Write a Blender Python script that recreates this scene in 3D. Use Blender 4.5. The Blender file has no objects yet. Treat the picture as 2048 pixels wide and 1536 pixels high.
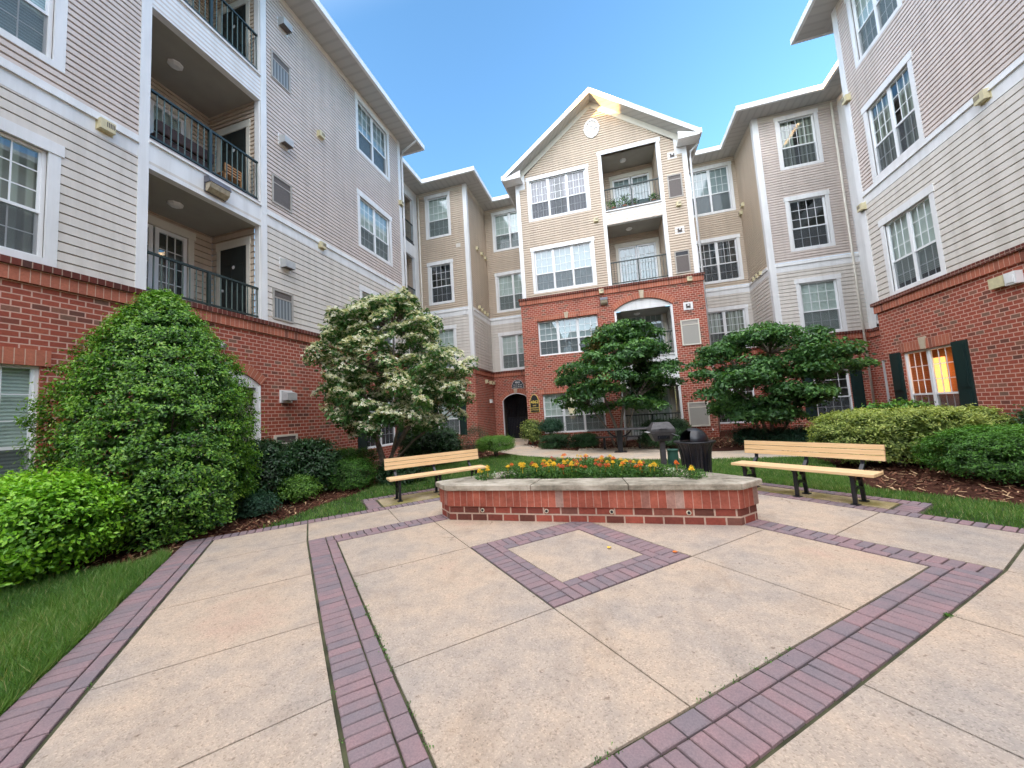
import bpy, math, random
import numpy as np
from mathutils import Matrix, Vector
R=random.Random(7); RN=np.random.default_rng(11)
S=bpy.context.scene; COL=S.collection
rad=math.radians
# ------------------------------------------------------------------ materials
def newmat(name):
    m=bpy.data.materials.new(name); m.use_nodes=True
    nt=m.node_tree; return m,nt,nt.nodes,nt.links,nt.nodes['Principled BSDF']
def N(nodes,t,**k):
    n=nodes.new(t)
    for a,b in k.items():
        if a in n.inputs: n.inputs[a].default_value=b
        else: setattr(n,a,b)
    return n
def c4(c): return (c[0],c[1],c[2],1)
def ramp(nodes,stops,interp='LINEAR'):
    r=nodes.new('ShaderNodeValToRGB'); cr=r.color_ramp; cr.interpolation=interp
    while len(cr.elements)<len(stops): cr.elements.new(.5)
    for e,(p,c) in zip(cr.elements,stops): e.position=p; e.color=c4(c)
    return r
def flat(name,col,rough=.5,metal=0,var=.08,scale=3.,bump=0,spec=.5,nscale=None,streak=0):
    m,nt,nd,lk,b=newmat(name)
    b.inputs['Roughness'].default_value=rough; b.inputs['Metallic'].default_value=metal
    b.inputs['Specular IOR Level'].default_value=spec
    tc=nd.new('ShaderNodeTexCoord'); no=N(nd,'ShaderNodeTexNoise',Scale=scale,Detail=6.)
    lk.new(tc.outputs['Object'],no.inputs['Vector'])
    a=[x*(1-var) for x in col]; c=[min(1,x*(1+var)) for x in col]
    r=ramp(nd,[(.3,a),(.7,c)]); lk.new(no.outputs['Fac'],r.inputs['Fac']); lk.new(r.outputs['Color'],b.inputs['Base Color'])
    if streak:
        mp=N(nd,'ShaderNodeMapping'); mp.inputs['Scale'].default_value=(1.6,1.6,.12); lk.new(tc.outputs['Object'],mp.inputs['Vector']); ns=N(nd,'ShaderNodeTexNoise',Scale=2.6,Detail=7.,Roughness=.65); lk.new(mp.outputs['Vector'],ns.inputs['Vector'])
        rs=ramp(nd,[(.36,(1-streak,1-streak*1.05,1-streak*1.15)),(.56,(1,1,1))]); lk.new(ns.outputs['Fac'],rs.inputs['Fac']); mxs=N(nd,'ShaderNodeMix',data_type='RGBA',blend_type='MULTIPLY'); mxs.inputs[0].default_value=1; lk.new(r.outputs['Color'],mxs.inputs[6]); lk.new(rs.outputs['Color'],mxs.inputs[7]); lk.new(mxs.outputs[2],b.inputs['Base Color'])
    if bump:
        n2=N(nd,'ShaderNodeTexNoise',Scale=nscale or 60.,Detail=5.); lk.new(tc.outputs['Object'],n2.inputs['Vector'])
        bp=N(nd,'ShaderNodeBump',Strength=bump,Distance=.01); lk.new(n2.outputs['Fac'],bp.inputs['Height']); lk.new(bp.outputs['Normal'],b.inputs['Normal'])
    return m
def brickmat(name,bw,rh,stops,mortar,ms=.011,off=.5,bump=.6,dirt=.25,lowdark=None):
    m,nt,nd,lk,b=newmat(name)
    b.inputs['Roughness'].default_value=.85; b.inputs['Specular IOR Level'].default_value=.25
    uv=nd.new('ShaderNodeUVMap'); 
    w=N(nd,'ShaderNodeTexNoise',Scale=7.,Detail=3.); lk.new(uv.outputs['UV'],w.inputs['Vector'])
    mx=N(nd,'ShaderNodeVectorMath',operation='MULTIPLY_ADD'); lk.new(w.outputs['Color'],mx.inputs[0]); mx.inputs[1].default_value=(.006,.006,0); lk.new(uv.outputs['UV'],mx.inputs[2])
    br=N(nd,'ShaderNodeTexBrick',Scale=1.); br.offset=off; br.squash=1
    br.inputs['Color1'].default_value=(0,0,0,1); br.inputs['Color2'].default_value=(1,1,1,1); br.inputs['Mortar'].default_value=(.5,.5,.5,1)
    br.inputs['Mortar Size'].default_value=ms; br.inputs['Mortar Smooth'].default_value=.15; br.inputs['Brick Width'].default_value=bw; br.inputs['Row Height'].default_value=rh
    lk.new(mx.outputs[0],br.inputs['Vector'])
    r=ramp(nd,stops); lk.new(br.outputs['Color'],r.inputs['Fac'])
    n2=N(nd,'ShaderNodeTexNoise',Scale=28.,Detail=8.,Roughness=.7); lk.new(uv.outputs['UV'],n2.inputs['Vector'])
    n3=N(nd,'ShaderNodeTexNoise',Scale=1.1,Detail=8.,Roughness=.7); lk.new(uv.outputs['UV'],n3.inputs['Vector'])
    m1=N(nd,'ShaderNodeMix',data_type='RGBA',blend_type='MULTIPLY'); m1.inputs[0].default_value=.55
    r2=ramp(nd,[(.3,(.6,.6,.6)),(.7,(1.25,1.2,1.2))]); lk.new(n2.outputs['Fac'],r2.inputs['Fac'])
    lk.new(r.outputs['Color'],m1.inputs[6]); lk.new(r2.outputs['Color'],m1.inputs[7])
    m2=N(nd,'ShaderNodeMix',data_type='RGBA'); lk.new(br.outputs['Fac'],m2.inputs[0]); lk.new(m1.outputs[2],m2.inputs[6])
    mr=ramp(nd,[(.3,[x*.82 for x in mortar]),(.7,mortar)]); lk.new(n2.outputs['Fac'],mr.inputs['Fac']); lk.new(mr.outputs['Color'],m2.inputs[7])
    m3=N(nd,'ShaderNodeMix',data_type='RGBA',blend_type='MULTIPLY'); m3.inputs[0].default_value=dirt
    r3=ramp(nd,[(.35,(.35,.33,.32)),(.6,(1,1,1))]); lk.new(n3.outputs['Fac'],r3.inputs['Fac']); lk.new(m2.outputs[2],m3.inputs[6]); lk.new(r3.outputs['Color'],m3.inputs[7])
    lk.new(m3.outputs[2],b.inputs['Base Color'])
    sb=N(nd,'ShaderNodeMath',operation='SUBTRACT'); sb.inputs[0].default_value=1; lk.new(br.outputs['Fac'],sb.inputs[1])
    ad=N(nd,'ShaderNodeMath',operation='MULTIPLY_ADD'); lk.new(n2.outputs['Fac'],ad.inputs[0]); ad.inputs[1].default_value=.3; lk.new(sb.outputs[0],ad.inputs[2])
    bp=N(nd,'ShaderNodeBump',Strength=bump,Distance=.012); lk.new(ad.outputs[0],bp.inputs['Height']); lk.new(bp.outputs['Normal'],b.inputs['Normal'])
    return m
M={}
BS=[(0,(.17,.075,.055)),(.12,(.33,.088,.055)),(.4,(.41,.102,.062)),(.7,(.36,.086,.055)),(.88,(.45,.12,.07)),(.97,(.24,.13,.09)),(1,(.24,.13,.09))]
M['brick']=brickmat('red_brick',.20,.0945,BS,(.72,.43,.335),ms=.010)
SS=[(0,(.46,.15,.09)),(.5,(.56,.19,.115)),(.85,(.48,.16,.10)),(1,(.26,.10,.07))]
M['soldier']=brickmat('soldier_brick',.105,.6,SS,(.70,.44,.33),ms=.006,off=0,dirt=.35)
M['rowlock']=brickmat('rowlock_brick',.105,.6,[(0,(.14,.04,.03)),(.6,(.2,.05,.035)),(1,(.09,.045,.038))],(.45,.3,.23),ms=.007,off=0,dirt=.6)
M['plsoldier']=brickmat('planter_soldier_brick',.10,.6,[(0,(.44,.12,.08)),(.55,(.56,.17,.11)),(.85,(.44,.13,.09)),(.97,(.50,.36,.30)),(1,(.20,.10,.08))],(.66,.40,.32),ms=.0045,off=0,dirt=.8)
M['plbrick']=brickmat('planter_brick',.235,.105,[(0,(.15,.06,.045)),(.4,(.30,.075,.055)),(.8,(.46,.12,.08)),(1,(.17,.10,.08))],(.66,.48,.38),ms=.011,dirt=.6)
M['sidingU']=flat('upper_vinyl_siding',(.62,.51,.395),.55,var=.05,scale=.8,streak=.09)
M['sidingP']=flat('upper_rosy_siding',(.66,.575,.52),.55,var=.05,scale=.8,streak=.09)
M['sidingL']=flat('lower_vinyl_siding',(.69,.64,.575),.55,var=.05,scale=.8,streak=.12)
M['trim']=flat('white_trim',(.82,.82,.81),.45,var=.04,scale=1.5,streak=.10)
M['cream']=flat('cream_trim',(.72,.68,.58),.5,var=.04)
M['vinyl']=flat('white_vinyl_frame',(.84,.85,.85),.35,var=.02)
M['soffit']=flat('soffit_panel',(.50,.49,.46),.6,var=.05)
M['ceiling']=None
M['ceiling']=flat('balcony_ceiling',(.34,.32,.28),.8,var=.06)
M['shingle']=flat('roof_shingle',(.10,.095,.09),.9,var=.3,scale=12)
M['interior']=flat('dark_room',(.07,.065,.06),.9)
M['rail']=flat('green_black_metal',(.018,.032,.028),.4,var=.15,scale=8)
M['railg']=flat('weathered_green_metal',(.10,.14,.125),.45,var=.15,scale=8)
M['slabedge']=flat('grey_slab_edge',(.30,.29,.30),.7)
M['shutter']=flat('dark_green_shutter',(.010,.028,.026),.45,var=.1)
M['door']=flat('dark_green_door',(.016,.022,.020),.45,var=.1)
M['horn']=flat('cream_plastic',(.62,.55,.34),.5,var=.1,scale=12)
M['grillebase']=flat('louvre_grey',(.40,.37,.33),.6,var=.1)
M['grilledark']=flat('louvre_dark',(.13,.11,.10),.7,var=.2,scale=30)
M['hood']=flat('grey_metal_hood',(.45,.46,.46),.45,var=.1,scale=8)
M['black']=flat('black_powder_coat',(.009,.011,.016),.32,var=.2,scale=10)
M['bronze']=flat('bronze_lamp_body',(.10,.10,.12),.45,var=.2,scale=10)
M['lens']=flat('dusty_lens',(.40,.34,.24),.25,var=.25,scale=15)
M['grillmetal']=flat('grey_cast_metal',(.062,.06,.064),.45,var=.25,scale=14,bump=.2)
M['greenpaint']=flat('green_drum_paint',(.03,.10,.075),.5,var=.2,scale=8)
M['keystone']=flat('cast_stone_key',(.52,.43,.31),.8,var=.12,scale=8,bump=.2)
M['gold']=flat('gold_lettering',(.75,.55,.12),.4)
M['signwhite']=flat('white_lettering',(.75,.77,.75),.5)
M['signblack']=flat('sign_black',(.015,.015,.014),.45)
M['signblue']=flat('sign_slate',(.03,.04,.05),.45)
M['pvc']=flat('weep_pipe_pvc',(.62,.55,.42),.5,var=.2,scale=20)
M['chairwood']=flat('orange_wood',(.45,.22,.08),.5,var=.2,scale=20)
M['wicker']=flat('dark_wicker',(.05,.025,.022),.7,var=.3,scale=30)
M['terracotta']=flat('terracotta',(.35,.12,.06),.8)
M['green2']=flat('teal_plastic_box',(.02,.06,.06),.5)
def glassmat():
    m,nt,nd,lk,b=newmat('window_glass')
    out=nd['Material Output']
    tr=N(nd,'ShaderNodeBsdfTransparent'); tr.inputs[0].default_value=(.78,.86,.84,1)
    gl=N(nd,'ShaderNodeBsdfGlossy'); gl.inputs['Roughness'].default_value=.012; gl.inputs[0].default_value=(.95,.98,1,1)
    tc=nd.new('ShaderNodeTexCoord'); no=N(nd,'ShaderNodeTexNoise',Scale=1.3,Detail=1.); lk.new(tc.outputs['Object'],no.inputs['Vector'])
    bp=N(nd,'ShaderNodeBump',Strength=.12,Distance=.02); lk.new(no.outputs['Fac'],bp.inputs['Height']); lk.new(bp.outputs['Normal'],gl.inputs['Normal'])
    ge=nd.new('ShaderNodeNewGeometry'); dp=N(nd,'ShaderNodeVectorMath',operation='DOT_PRODUCT'); lk.new(ge.outputs['Normal'],dp.inputs[0]); lk.new(ge.outputs['Incoming'],dp.inputs[1])
    ab=N(nd,'ShaderNodeMath',operation='ABSOLUTE'); lk.new(dp.outputs['Value'],ab.inputs[0]); om=N(nd,'ShaderNodeMath',operation='SUBTRACT'); om.inputs[0].default_value=1; lk.new(ab.outputs[0],om.inputs[1])
    pw=N(nd,'ShaderNodeMath',operation='POWER'); lk.new(om.outputs[0],pw.inputs[0]); pw.inputs[1].default_value=4.
    mm=N(nd,'ShaderNodeMath',operation='MULTIPLY_ADD'); lk.new(pw.outputs[0],mm.inputs[0]); mm.inputs[1].default_value=.8; mm.inputs[2].default_value=.11; mm.use_clamp=True
    mx=nd.new('ShaderNodeMixShader'); lk.new(mm.outputs[0],mx.inputs[0]); lk.new(tr.outputs[0],mx.inputs[1]); lk.new(gl.outputs[0],mx.inputs[2]); lk.new(mx.outputs[0],out.inputs['Surface'])
    return m
M['glass']=glassmat()
def screenmat():
    m,nt,nd,lk,b=newmat('insect_screen')
    out=nd['Material Output']; tr=N(nd,'ShaderNodeBsdfTransparent'); df=N(nd,'ShaderNodeBsdfDiffuse'); df.inputs[0].default_value=(.10,.11,.12,1)
    mx=nd.new('ShaderNodeMixShader'); mx.inputs[0].default_value=.48; lk.new(tr.outputs[0],mx.inputs[1]); lk.new(df.outputs[0],mx.inputs[2]); lk.new(mx.outputs[0],out.inputs['Surface']); return m
M['screen']=screenmat()
def stripes(name,a,bcol,scale,axis='Y',rough=.7,duty=.5,bump=.4):
    m,nt,nd,lk,b=newmat(name); b.inputs['Roughness'].default_value=rough
    uv=nd.new('ShaderNodeUVMap'); wv=N(nd,'ShaderNodeTexWave',Scale=scale); wv.bands_direction=axis; wv.wave_profile='SIN'
    lk.new(uv.outputs['UV'],wv.inputs['Vector']); r=ramp(nd,[(duty-.2,a),(duty+.2,bcol)]); lk.new(wv.outputs['Fac'],r.inputs['Fac']); lk.new(r.outputs['Color'],b.inputs['Base Color'])
    bp=N(nd,'ShaderNodeBump',Strength=bump,Distance=.01); lk.new(wv.outputs['Fac'],bp.inputs['Height']); lk.new(bp.outputs['Normal'],b.inputs['Normal'])
    return m
# wave scale: period(m)=2pi/(20*scale) -> scale = .314/period
M['blind']=stripes('slatted_blind',(.55,.57,.54),(.84,.86,.82),.314/.055)
M['curtain']=stripes('lilac_curtain',(.16,.11,.14),(.34,.27,.31),.314/.14,'X')
M['curtaing']=stripes('grey_curtain',(.22,.21,.18),(.50,.50,.43),.314/.16,'X')
M['louvre']=stripes('grille_louvres',(.035,.032,.03),(.24,.21,.19),.314/.028)
M['louvrel']=stripes('light_grille_louvres',(.30,.29,.26),(.48,.46,.41),.314/.04)
M['louvreg']=stripes('vertical_grille',(.12,.14,.15),(.28,.30,.31),.314/.10,'X')
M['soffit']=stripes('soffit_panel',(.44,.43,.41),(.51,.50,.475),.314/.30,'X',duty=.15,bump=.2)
M['brightblind']=flat('bright_blind',(.42,.46,.48),.6,var=.03)
M['warmroom']=flat('warm_painted_wall',(.27,.12,.06),.8)
def emis(name,col,st):
    m,nt,nd,lk,b=newmat(name); b.inputs['Emission Color'].default_value=c4(col); b.inputs['Emission Strength'].default_value=st; b.inputs['Base Color'].default_value=c4(col); return m
M['glowpanel']=emis('glowing_panel',(1,.40,.12),.40)  # emission put in for the lit wall of the ground floor room
def leafmat(name,cols,rough=.4,trans=.3,spec=.5):
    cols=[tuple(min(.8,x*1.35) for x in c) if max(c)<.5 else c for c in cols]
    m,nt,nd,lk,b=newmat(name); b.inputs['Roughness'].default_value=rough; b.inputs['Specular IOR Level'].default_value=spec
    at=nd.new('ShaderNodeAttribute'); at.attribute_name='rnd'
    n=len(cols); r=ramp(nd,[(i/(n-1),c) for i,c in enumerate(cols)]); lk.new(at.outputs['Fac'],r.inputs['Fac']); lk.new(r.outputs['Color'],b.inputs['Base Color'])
    t=nd.new('ShaderNodeBsdfTranslucent'); g=N(nd,'ShaderNodeMix',data_type='RGBA',blend_type='MULTIPLY'); g.inputs[0].default_value=1; g.inputs[7].default_value=(1.3,1.25,.5,1); lk.new(r.outputs['Color'],g.inputs[6]); lk.new(g.outputs[2],t.inputs[0])
    mx=nd.new('ShaderNodeMixShader'); mx.inputs[0].default_value=trans; out=nd['Material Output']
    lk.new(b.outputs[0],mx.inputs[1]); lk.new(t.outputs[0],mx.inputs[2]); lk.new(mx.outputs[0],out.inputs['Surface']); return m
M['holly']=leafmat('holly_leaf',[(.016,.05,.012),(.06,.17,.022),(.15,.32,.035),(.32,.50,.09)],.3)
M['lime']=leafmat('lime_leaf',[(.05,.14,.012),(.12,.30,.018),(.22,.46,.03),(.33,.58,.06)],.38)
M['darkleaf']=leafmat('dark_leaf',[(.010,.032,.012),(.022,.065,.022),(.045,.11,.04)],.32)
M['maple']=leafmat('dark_tree_leaf',[(.018,.055,.018),(.040,.115,.030),(.08,.19,.045),(.15,.29,.08)],.5)
M['dogleaf']=leafmat('dogwood_leaf',[(.030,.085,.022),(.06,.15,.035),(.11,.22,.06)],.5)
M['bract']=leafmat('cream_bract',[(.62,.66,.38),(.74,.74,.55),(.82,.80,.70)],.6,.2)
M['box']=leafmat('boxwood_leaf',[(.05,.13,.02),(.10,.22,.03),(.17,.32,.05)],.45)
M['azalea']=leafmat('azalea_leaf',[(.06,.10,.025),(.14,.20,.045),(.28,.34,.08),(.42,.46,.14)],.5)
M['teal']=leafmat('juniper_leaf',[(.015,.05,.03),(.03,.09,.05),(.06,.14,.08)],.5)
M['yew']=leafmat('yew_leaf',[(.02,.06,.012),(.05,.14,.02),(.10,.25,.03)],.45)
M['bronzeleaf']=leafmat('bronze_leaf',[(.05,.045,.012),(.12,.085,.02),(.16,.13,.03)],.5)
M['grassb']=leafmat('grass_blade',[(.035,.085,.018),(.07,.165,.028),(.13,.25,.05),(.34,.33,.15)],.5,.35)
M['marifol']=leafmat('marigold_leaf',[(.03,.09,.02),(.06,.16,.03),(.12,.24,.05)],.5)
M['silver']=leafmat('silver_leaf',[(.25,.33,.25),(.42,.48,.40)],.7)
M['yellow']=flat('yellow_petal',(.85,.55,.02),.6,var=.1,scale=40)
M['orange']=flat('orange_petal',(.80,.20,.02),.6,var=.2,scale=40)
M['rust']=flat('rust_petal',(.55,.10,.03),.6,var=.2,scale=40)
M['chip']=leafmat('mulch_chip',[(.05,.02,.014),(.09,.035,.022),(.14,.06,.035),(.42,.28,.16)],.9,.0,.2)
M['bark']=flat('grey_brown_bark',(.19,.16,.125),.9,var=.35,scale=14,bump=.5,nscale=40)
M['barkd']=flat('dark_bark',(.10,.08,.062),.9,var=.35,scale=14,bump=.5,nscale=40)
def groundmat():
    m,nt,nd,lk,b=newmat('mulch_soil'); b.inputs['Roughness'].default_value=.95; b.inputs['Specular IOR Level'].default_value=.15
    tc=nd.new('ShaderNodeTexCoord'); n1=N(nd,'ShaderNodeTexNoise',Scale=34.,Detail=8.,Roughness=.75); n2=N(nd,'ShaderNodeTexNoise',Scale=1.1,Detail=3.)
    lk.new(tc.outputs['Object'],n1.inputs['Vector']); lk.new(tc.outputs['Object'],n2.inputs['Vector'])
    r=ramp(nd,[(.25,(.022,.010,.008)),(.5,(.075,.030,.020)),(.75,(.15,.065,.042))]); lk.new(n1.outputs['Fac'],r.inputs['Fac'])
    r2=ramp(nd,[(.3,(.75,.75,.75)),(.7,(1.25,1.2,1.1))]); lk.new(n2.outputs['Fac'],r2.inputs['Fac'])
    mx=N(nd,'ShaderNodeMix',data_type='RGBA',blend_type='MULTIPLY'); mx.inputs[0].default_value=1; lk.new(r.outputs['Color'],mx.inputs[6]); lk.new(r2.outputs['Color'],mx.inputs[7]); lk.new(mx.outputs[2],b.inputs['Base Color'])
    bp=N(nd,'ShaderNodeBump',Strength=1.,Distance=.03); lk.new(n1.outputs['Fac'],bp.inputs['Height']); lk.new(bp.outputs['Normal'],b.inputs['Normal']); return m
M['mulch']=groundmat()
def concmat(name,base,moss=0):
    m,nt,nd,lk,b=newmat(name); b.inputs['Roughness'].default_value=.88; b.inputs['Specular IOR Level'].default_value=.25
    tc=nd.new('ShaderNodeTexCoord')
    def no(s,d=6.,r=.6):
        n=N(nd,'ShaderNodeTexNoise',Scale=s,Detail=d,Roughness=r); lk.new(tc.outputs['Object'],n.inputs['Vector']); return n
    n1=no(.75,5.,.65); n2=no(6.,6.,.7); 
    vo=N(nd,'ShaderNodeTexVoronoi',Scale=135.); lk.new(tc.outputs['Object'],vo.inputs['Vector'])
    a=[x*.80 for x in base]; c=[base[0]*1.14,base[1]*1.08,base[2]*1.0]; pk=[base[0]*1.12,base[1]*.93,base[2]*.86]; gy=[base[0]*.80,base[1]*.87,base[2]*.96]
    r=ramp(nd,[(.28,gy),(.45,base),(.58,c),(.75,pk)]); lk.new(n1.outputs['Fac'],r.inputs['Fac'])
    r2=ramp(nd,[(.3,(.85,.85,.85)),(.55,(1,1,1)),(.8,(1.06,1.05,1.04))]); lk.new(n2.outputs['Fac'],r2.inputs['Fac'])
    mx=N(nd,'ShaderNodeMix',data_type='RGBA',blend_type='MULTIPLY'); mx.inputs[0].default_value=.8; lk.new(r.outputs['Color'],mx.inputs[6]); lk.new(r2.outputs['Color'],mx.inputs[7])
    # aggregate specks
    sp=N(nd,'ShaderNodeSeparateColor'); lk.new(vo.outputs['Color'],sp.inputs[0])
    r3=ramp(nd,[(0,(.35,.30,.27)),(.10,(.62,.60,.57)),(.22,(1,1,1)),(.80,(1.02,1,1)),(.93,(1.5,1.45,1.4))]); lk.new(sp.outputs[0],r3.inputs['Fac'])
    m2=N(nd,'ShaderNodeMix',data_type='RGBA',blend_type='MULTIPLY'); m2.inputs[0].default_value=.42; lk.new(mx.outputs[2],m2.inputs[6]); lk.new(r3.outputs['Color'],m2.inputs[7])
    # small pits
    n4=no(22.,3.,.5); r4=ramp(nd,[(.27,(.45,.40,.36)),(.33,(1,1,1))]); lk.new(n4.outputs['Fac'],r4.inputs['Fac'])
    m3=N(nd,'ShaderNodeMix',data_type='RGBA',blend_type='MULTIPLY'); m3.inputs[0].default_value=.7; lk.new(m2.outputs[2],m3.inputs[6]); lk.new(r4.outputs['Color'],m3.inputs[7])
    last=m3.outputs[2]
    mp=N(nd,'ShaderNodeMapping'); mp.inputs['Scale'].default_value=(1.,.55,1.); mp.inputs['Rotation'].default_value=(0,0,.8); lk.new(tc.outputs['Object'],mp.inputs['Vector'])
    n6=N(nd,'ShaderNodeTexNoise',Scale=1.9,Detail=9.,Roughness=.72,Distortion=.4); lk.new(mp.outputs['Vector'],n6.inputs['Vector']); r6=ramp(nd,[(.52,(1,1,1)),(.65,(.89,.87,.85)),(.80,(.74,.72,.69))]); lk.new(n6.outputs['Fac'],r6.inputs['Fac'])
    m6=N(nd,'ShaderNodeMix',data_type='RGBA',blend_type='MULTIPLY'); m6.inputs[0].default_value=1; lk.new(last,m6.inputs[6]); lk.new(r6.outputs['Color'],m6.inputs[7]); last=m6.outputs[2]
    if moss:
        n5=no(1.6,4.); r5=ramp(nd,[(.42,(1,1,1)),(.6,(.62,.64,.36))]); lk.new(n5.outputs['Fac'],r5.inputs['Fac'])
        m4=N(nd,'ShaderNodeMix',data_type='RGBA',blend_type='MULTIPLY'); m4.inputs[0].default_value=moss; lk.new(last,m4.inputs[6]); lk.new(r5.outputs['Color'],m4.inputs[7]); last=m4.outputs[2]
    wn=no(2.2,4.); wv=N(nd,'ShaderNodeVectorMath',operation='MULTIPLY_ADD'); lk.new(wn.outputs['Color'],wv.inputs[0]); wv.inputs[1].default_value=(.5,.5,0); lk.new(tc.outputs['Object'],wv.inputs[2])
    ve=N(nd,'ShaderNodeTexVoronoi',Scale=.34,feature='DISTANCE_TO_EDGE'); lk.new(wv.outputs[0],ve.inputs['Vector']); rc=ramp(nd,[(0,(.55,.52,.48)),(.0022,(1,1,1))]); lk.new(ve.outputs['Distance'],rc.inputs['Fac'])
    mk=no(.5,2.); rk=ramp(nd,[(.53,(0,0,0)),(.57,(1,1,1))]); lk.new(mk.outputs['Fac'],rk.inputs['Fac'])
    m7=N(nd,'ShaderNodeMix',data_type='RGBA',blend_type='MULTIPLY'); lk.new(rk.outputs['Color'],m7.inputs[0]); lk.new(last,m7.inputs[6]); lk.new(rc.outputs['Color'],m7.inputs[7]); last=m7.outputs[2]
    lk.new(last,b.inputs['Base Color'])
    ad=N(nd,'ShaderNodeMath',operation='ADD'); lk.new(vo.outputs['Distance'],ad.inputs[0]); lk.new(n2.outputs['Fac'],ad.inputs[1])
    bp=N(nd,'ShaderNodeBump',Strength=.35,Distance=.006); lk.new(ad.outputs[0],bp.inputs['Height']); lk.new(bp.outputs['Normal'],b.inputs['Normal']); return m
M['conc']=concmat('exposed_aggregate_concrete',(.435,.362,.298))
M['conc2']=concmat('mossy_concrete',(.44,.37,.25),1.)
M['path']=concmat('path_concrete',(.50,.43,.35))
def capmat():
    m,nt,nd,lk,b=newmat('weathered_cast_stone'); b.inputs['Roughness'].default_value=.85
    tc=nd.new('ShaderNodeTexCoord'); ge=nd.new('ShaderNodeNewGeometry')
    mp=N(nd,'ShaderNodeMapping'); mp.inputs['Scale'].default_value=(1.2,6,8); lk.new(tc.outputs['Object'],mp.inputs['Vector'])
    n1=N(nd,'ShaderNodeTexNoise',Scale=1.6,Detail=8.,Roughness=.7); lk.new(mp.outputs['Vector'],n1.inputs['Vector'])
    n2=N(nd,'ShaderNodeTexNoise',Scale=3.,Detail=8.,Roughness=.7); lk.new(tc.outputs['Object'],n2.inputs['Vector'])
    r=ramp(nd,[(.3,(.26,.23,.18)),(.5,(.48,.43,.35)),(.7,(.60,.55,.47))]); lk.new(n1.outputs['Fac'],r.inputs['Fac'])
    r2=ramp(nd,[(.38,(.24,.23,.19)),(.52,(.72,.70,.66)),(.62,(1,1,1))]); lk.new(n2.outputs['Fac'],r2.inputs['Fac'])
    mx=N(nd,'ShaderNodeMix',data_type='RGBA',blend_type='MULTIPLY'); mx.inputs[0].default_value=.75; lk.new(r.outputs['Color'],mx.inputs[6]); lk.new(r2.outputs['Color'],mx.inputs[7]); lk.new(mx.outputs[2],b.inputs['Base Color'])
    bp=N(nd,'ShaderNodeBump',Strength=.4,Distance=.01); lk.new(n2.outputs['Fac'],bp.inputs['Height']); lk.new(bp.outputs['Normal'],b.inputs['Normal']); return m
M['cap']=capmat()
def pavermat():
    m,nt,nd,lk,b=newmat('clay_paver'); b.inputs['Roughness'].default_value=.85; b.inputs['Specular IOR Level'].default_value=.25
    at=nd.new('ShaderNodeAttribute'); at.attribute_name='rnd'
    r=ramp(nd,[(0,(.215,.180,.195)),(.5,(.255,.190,.200)),(1,(.285,.195,.203))]); lk.new(at.outputs['Fac'],r.inputs['Fac'])
    tc=nd.new('ShaderNodeTexCoord'); n1=N(nd,'ShaderNodeTexNoise',Scale=90.,Detail=4.,Roughness=.8); lk.new(tc.outputs['Object'],n1.inputs['Vector'])
    n2=N(nd,'ShaderNodeTexNoise',Scale=7.,Detail=5.); lk.new(tc.outputs['Object'],n2.inputs['Vector'])
    r2=ramp(nd,[(.3,(.72,.72,.74)),(.7,(1.25,1.22,1.2))]); lk.new(n1.outputs['Fac'],r2.inputs['Fac'])
    r3=ramp(nd,[(.3,(.80,.86,.90)),(.5,(1,1,1)),(.75,(1.18,1.03,1.03))]); lk.new(n2.outputs['Fac'],r3.inputs['Fac'])
    mx=N(nd,'ShaderNodeMix',data_type='RGBA',blend_type='MULTIPLY'); mx.inputs[0].default_value=.8; lk.new(r.outputs['Color'],mx.inputs[6]); lk.new(r2.outputs['Color'],mx.inputs[7])
    m2=N(nd,'ShaderNodeMix',data_type='RGBA',blend_type='MULTIPLY'); m2.inputs[0].default_value=.7; lk.new(mx.outputs[2],m2.inputs[6]); lk.new(r3.outputs['Color'],m2.inputs[7]); lk.new(m2.outputs[2],b.inputs['Base Color'])
    bp=N(nd,'ShaderNodeBump',Strength=.4,Distance=.004); lk.new(n1.outputs['Fac'],bp.inputs['Height']); lk.new(bp.outputs['Normal'],b.inputs['Normal']); return m
M['paver']=pavermat()
M['joint']=flat('mossy_joint',(.06,.062,.030),.95,var=.6,scale=5)
def lumber():
    m,nt,nd,lk,b=newmat('recycled_lumber'); b.inputs['Roughness'].default_value=.5
    tc=nd.new('ShaderNodeTexCoord'); mp=N(nd,'ShaderNodeMapping'); mp.inputs['Scale'].default_value=(1.5,30,30); lk.new(tc.outputs['Object'],mp.inputs['Vector'])
    n=N(nd,'ShaderNodeTexNoise',Scale=2.,Detail=5.); lk.new(mp.outputs['Vector'],n.inputs['Vector']); r=ramp(nd,[(.3,(.72,.48,.24)),(.7,(.85,.61,.35))]); lk.new(n.outputs['Fac'],r.inputs['Fac']); lk.new(r.outputs['Color'],b.inputs['Base Color']); return m
M['lumber']=lumber()
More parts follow.
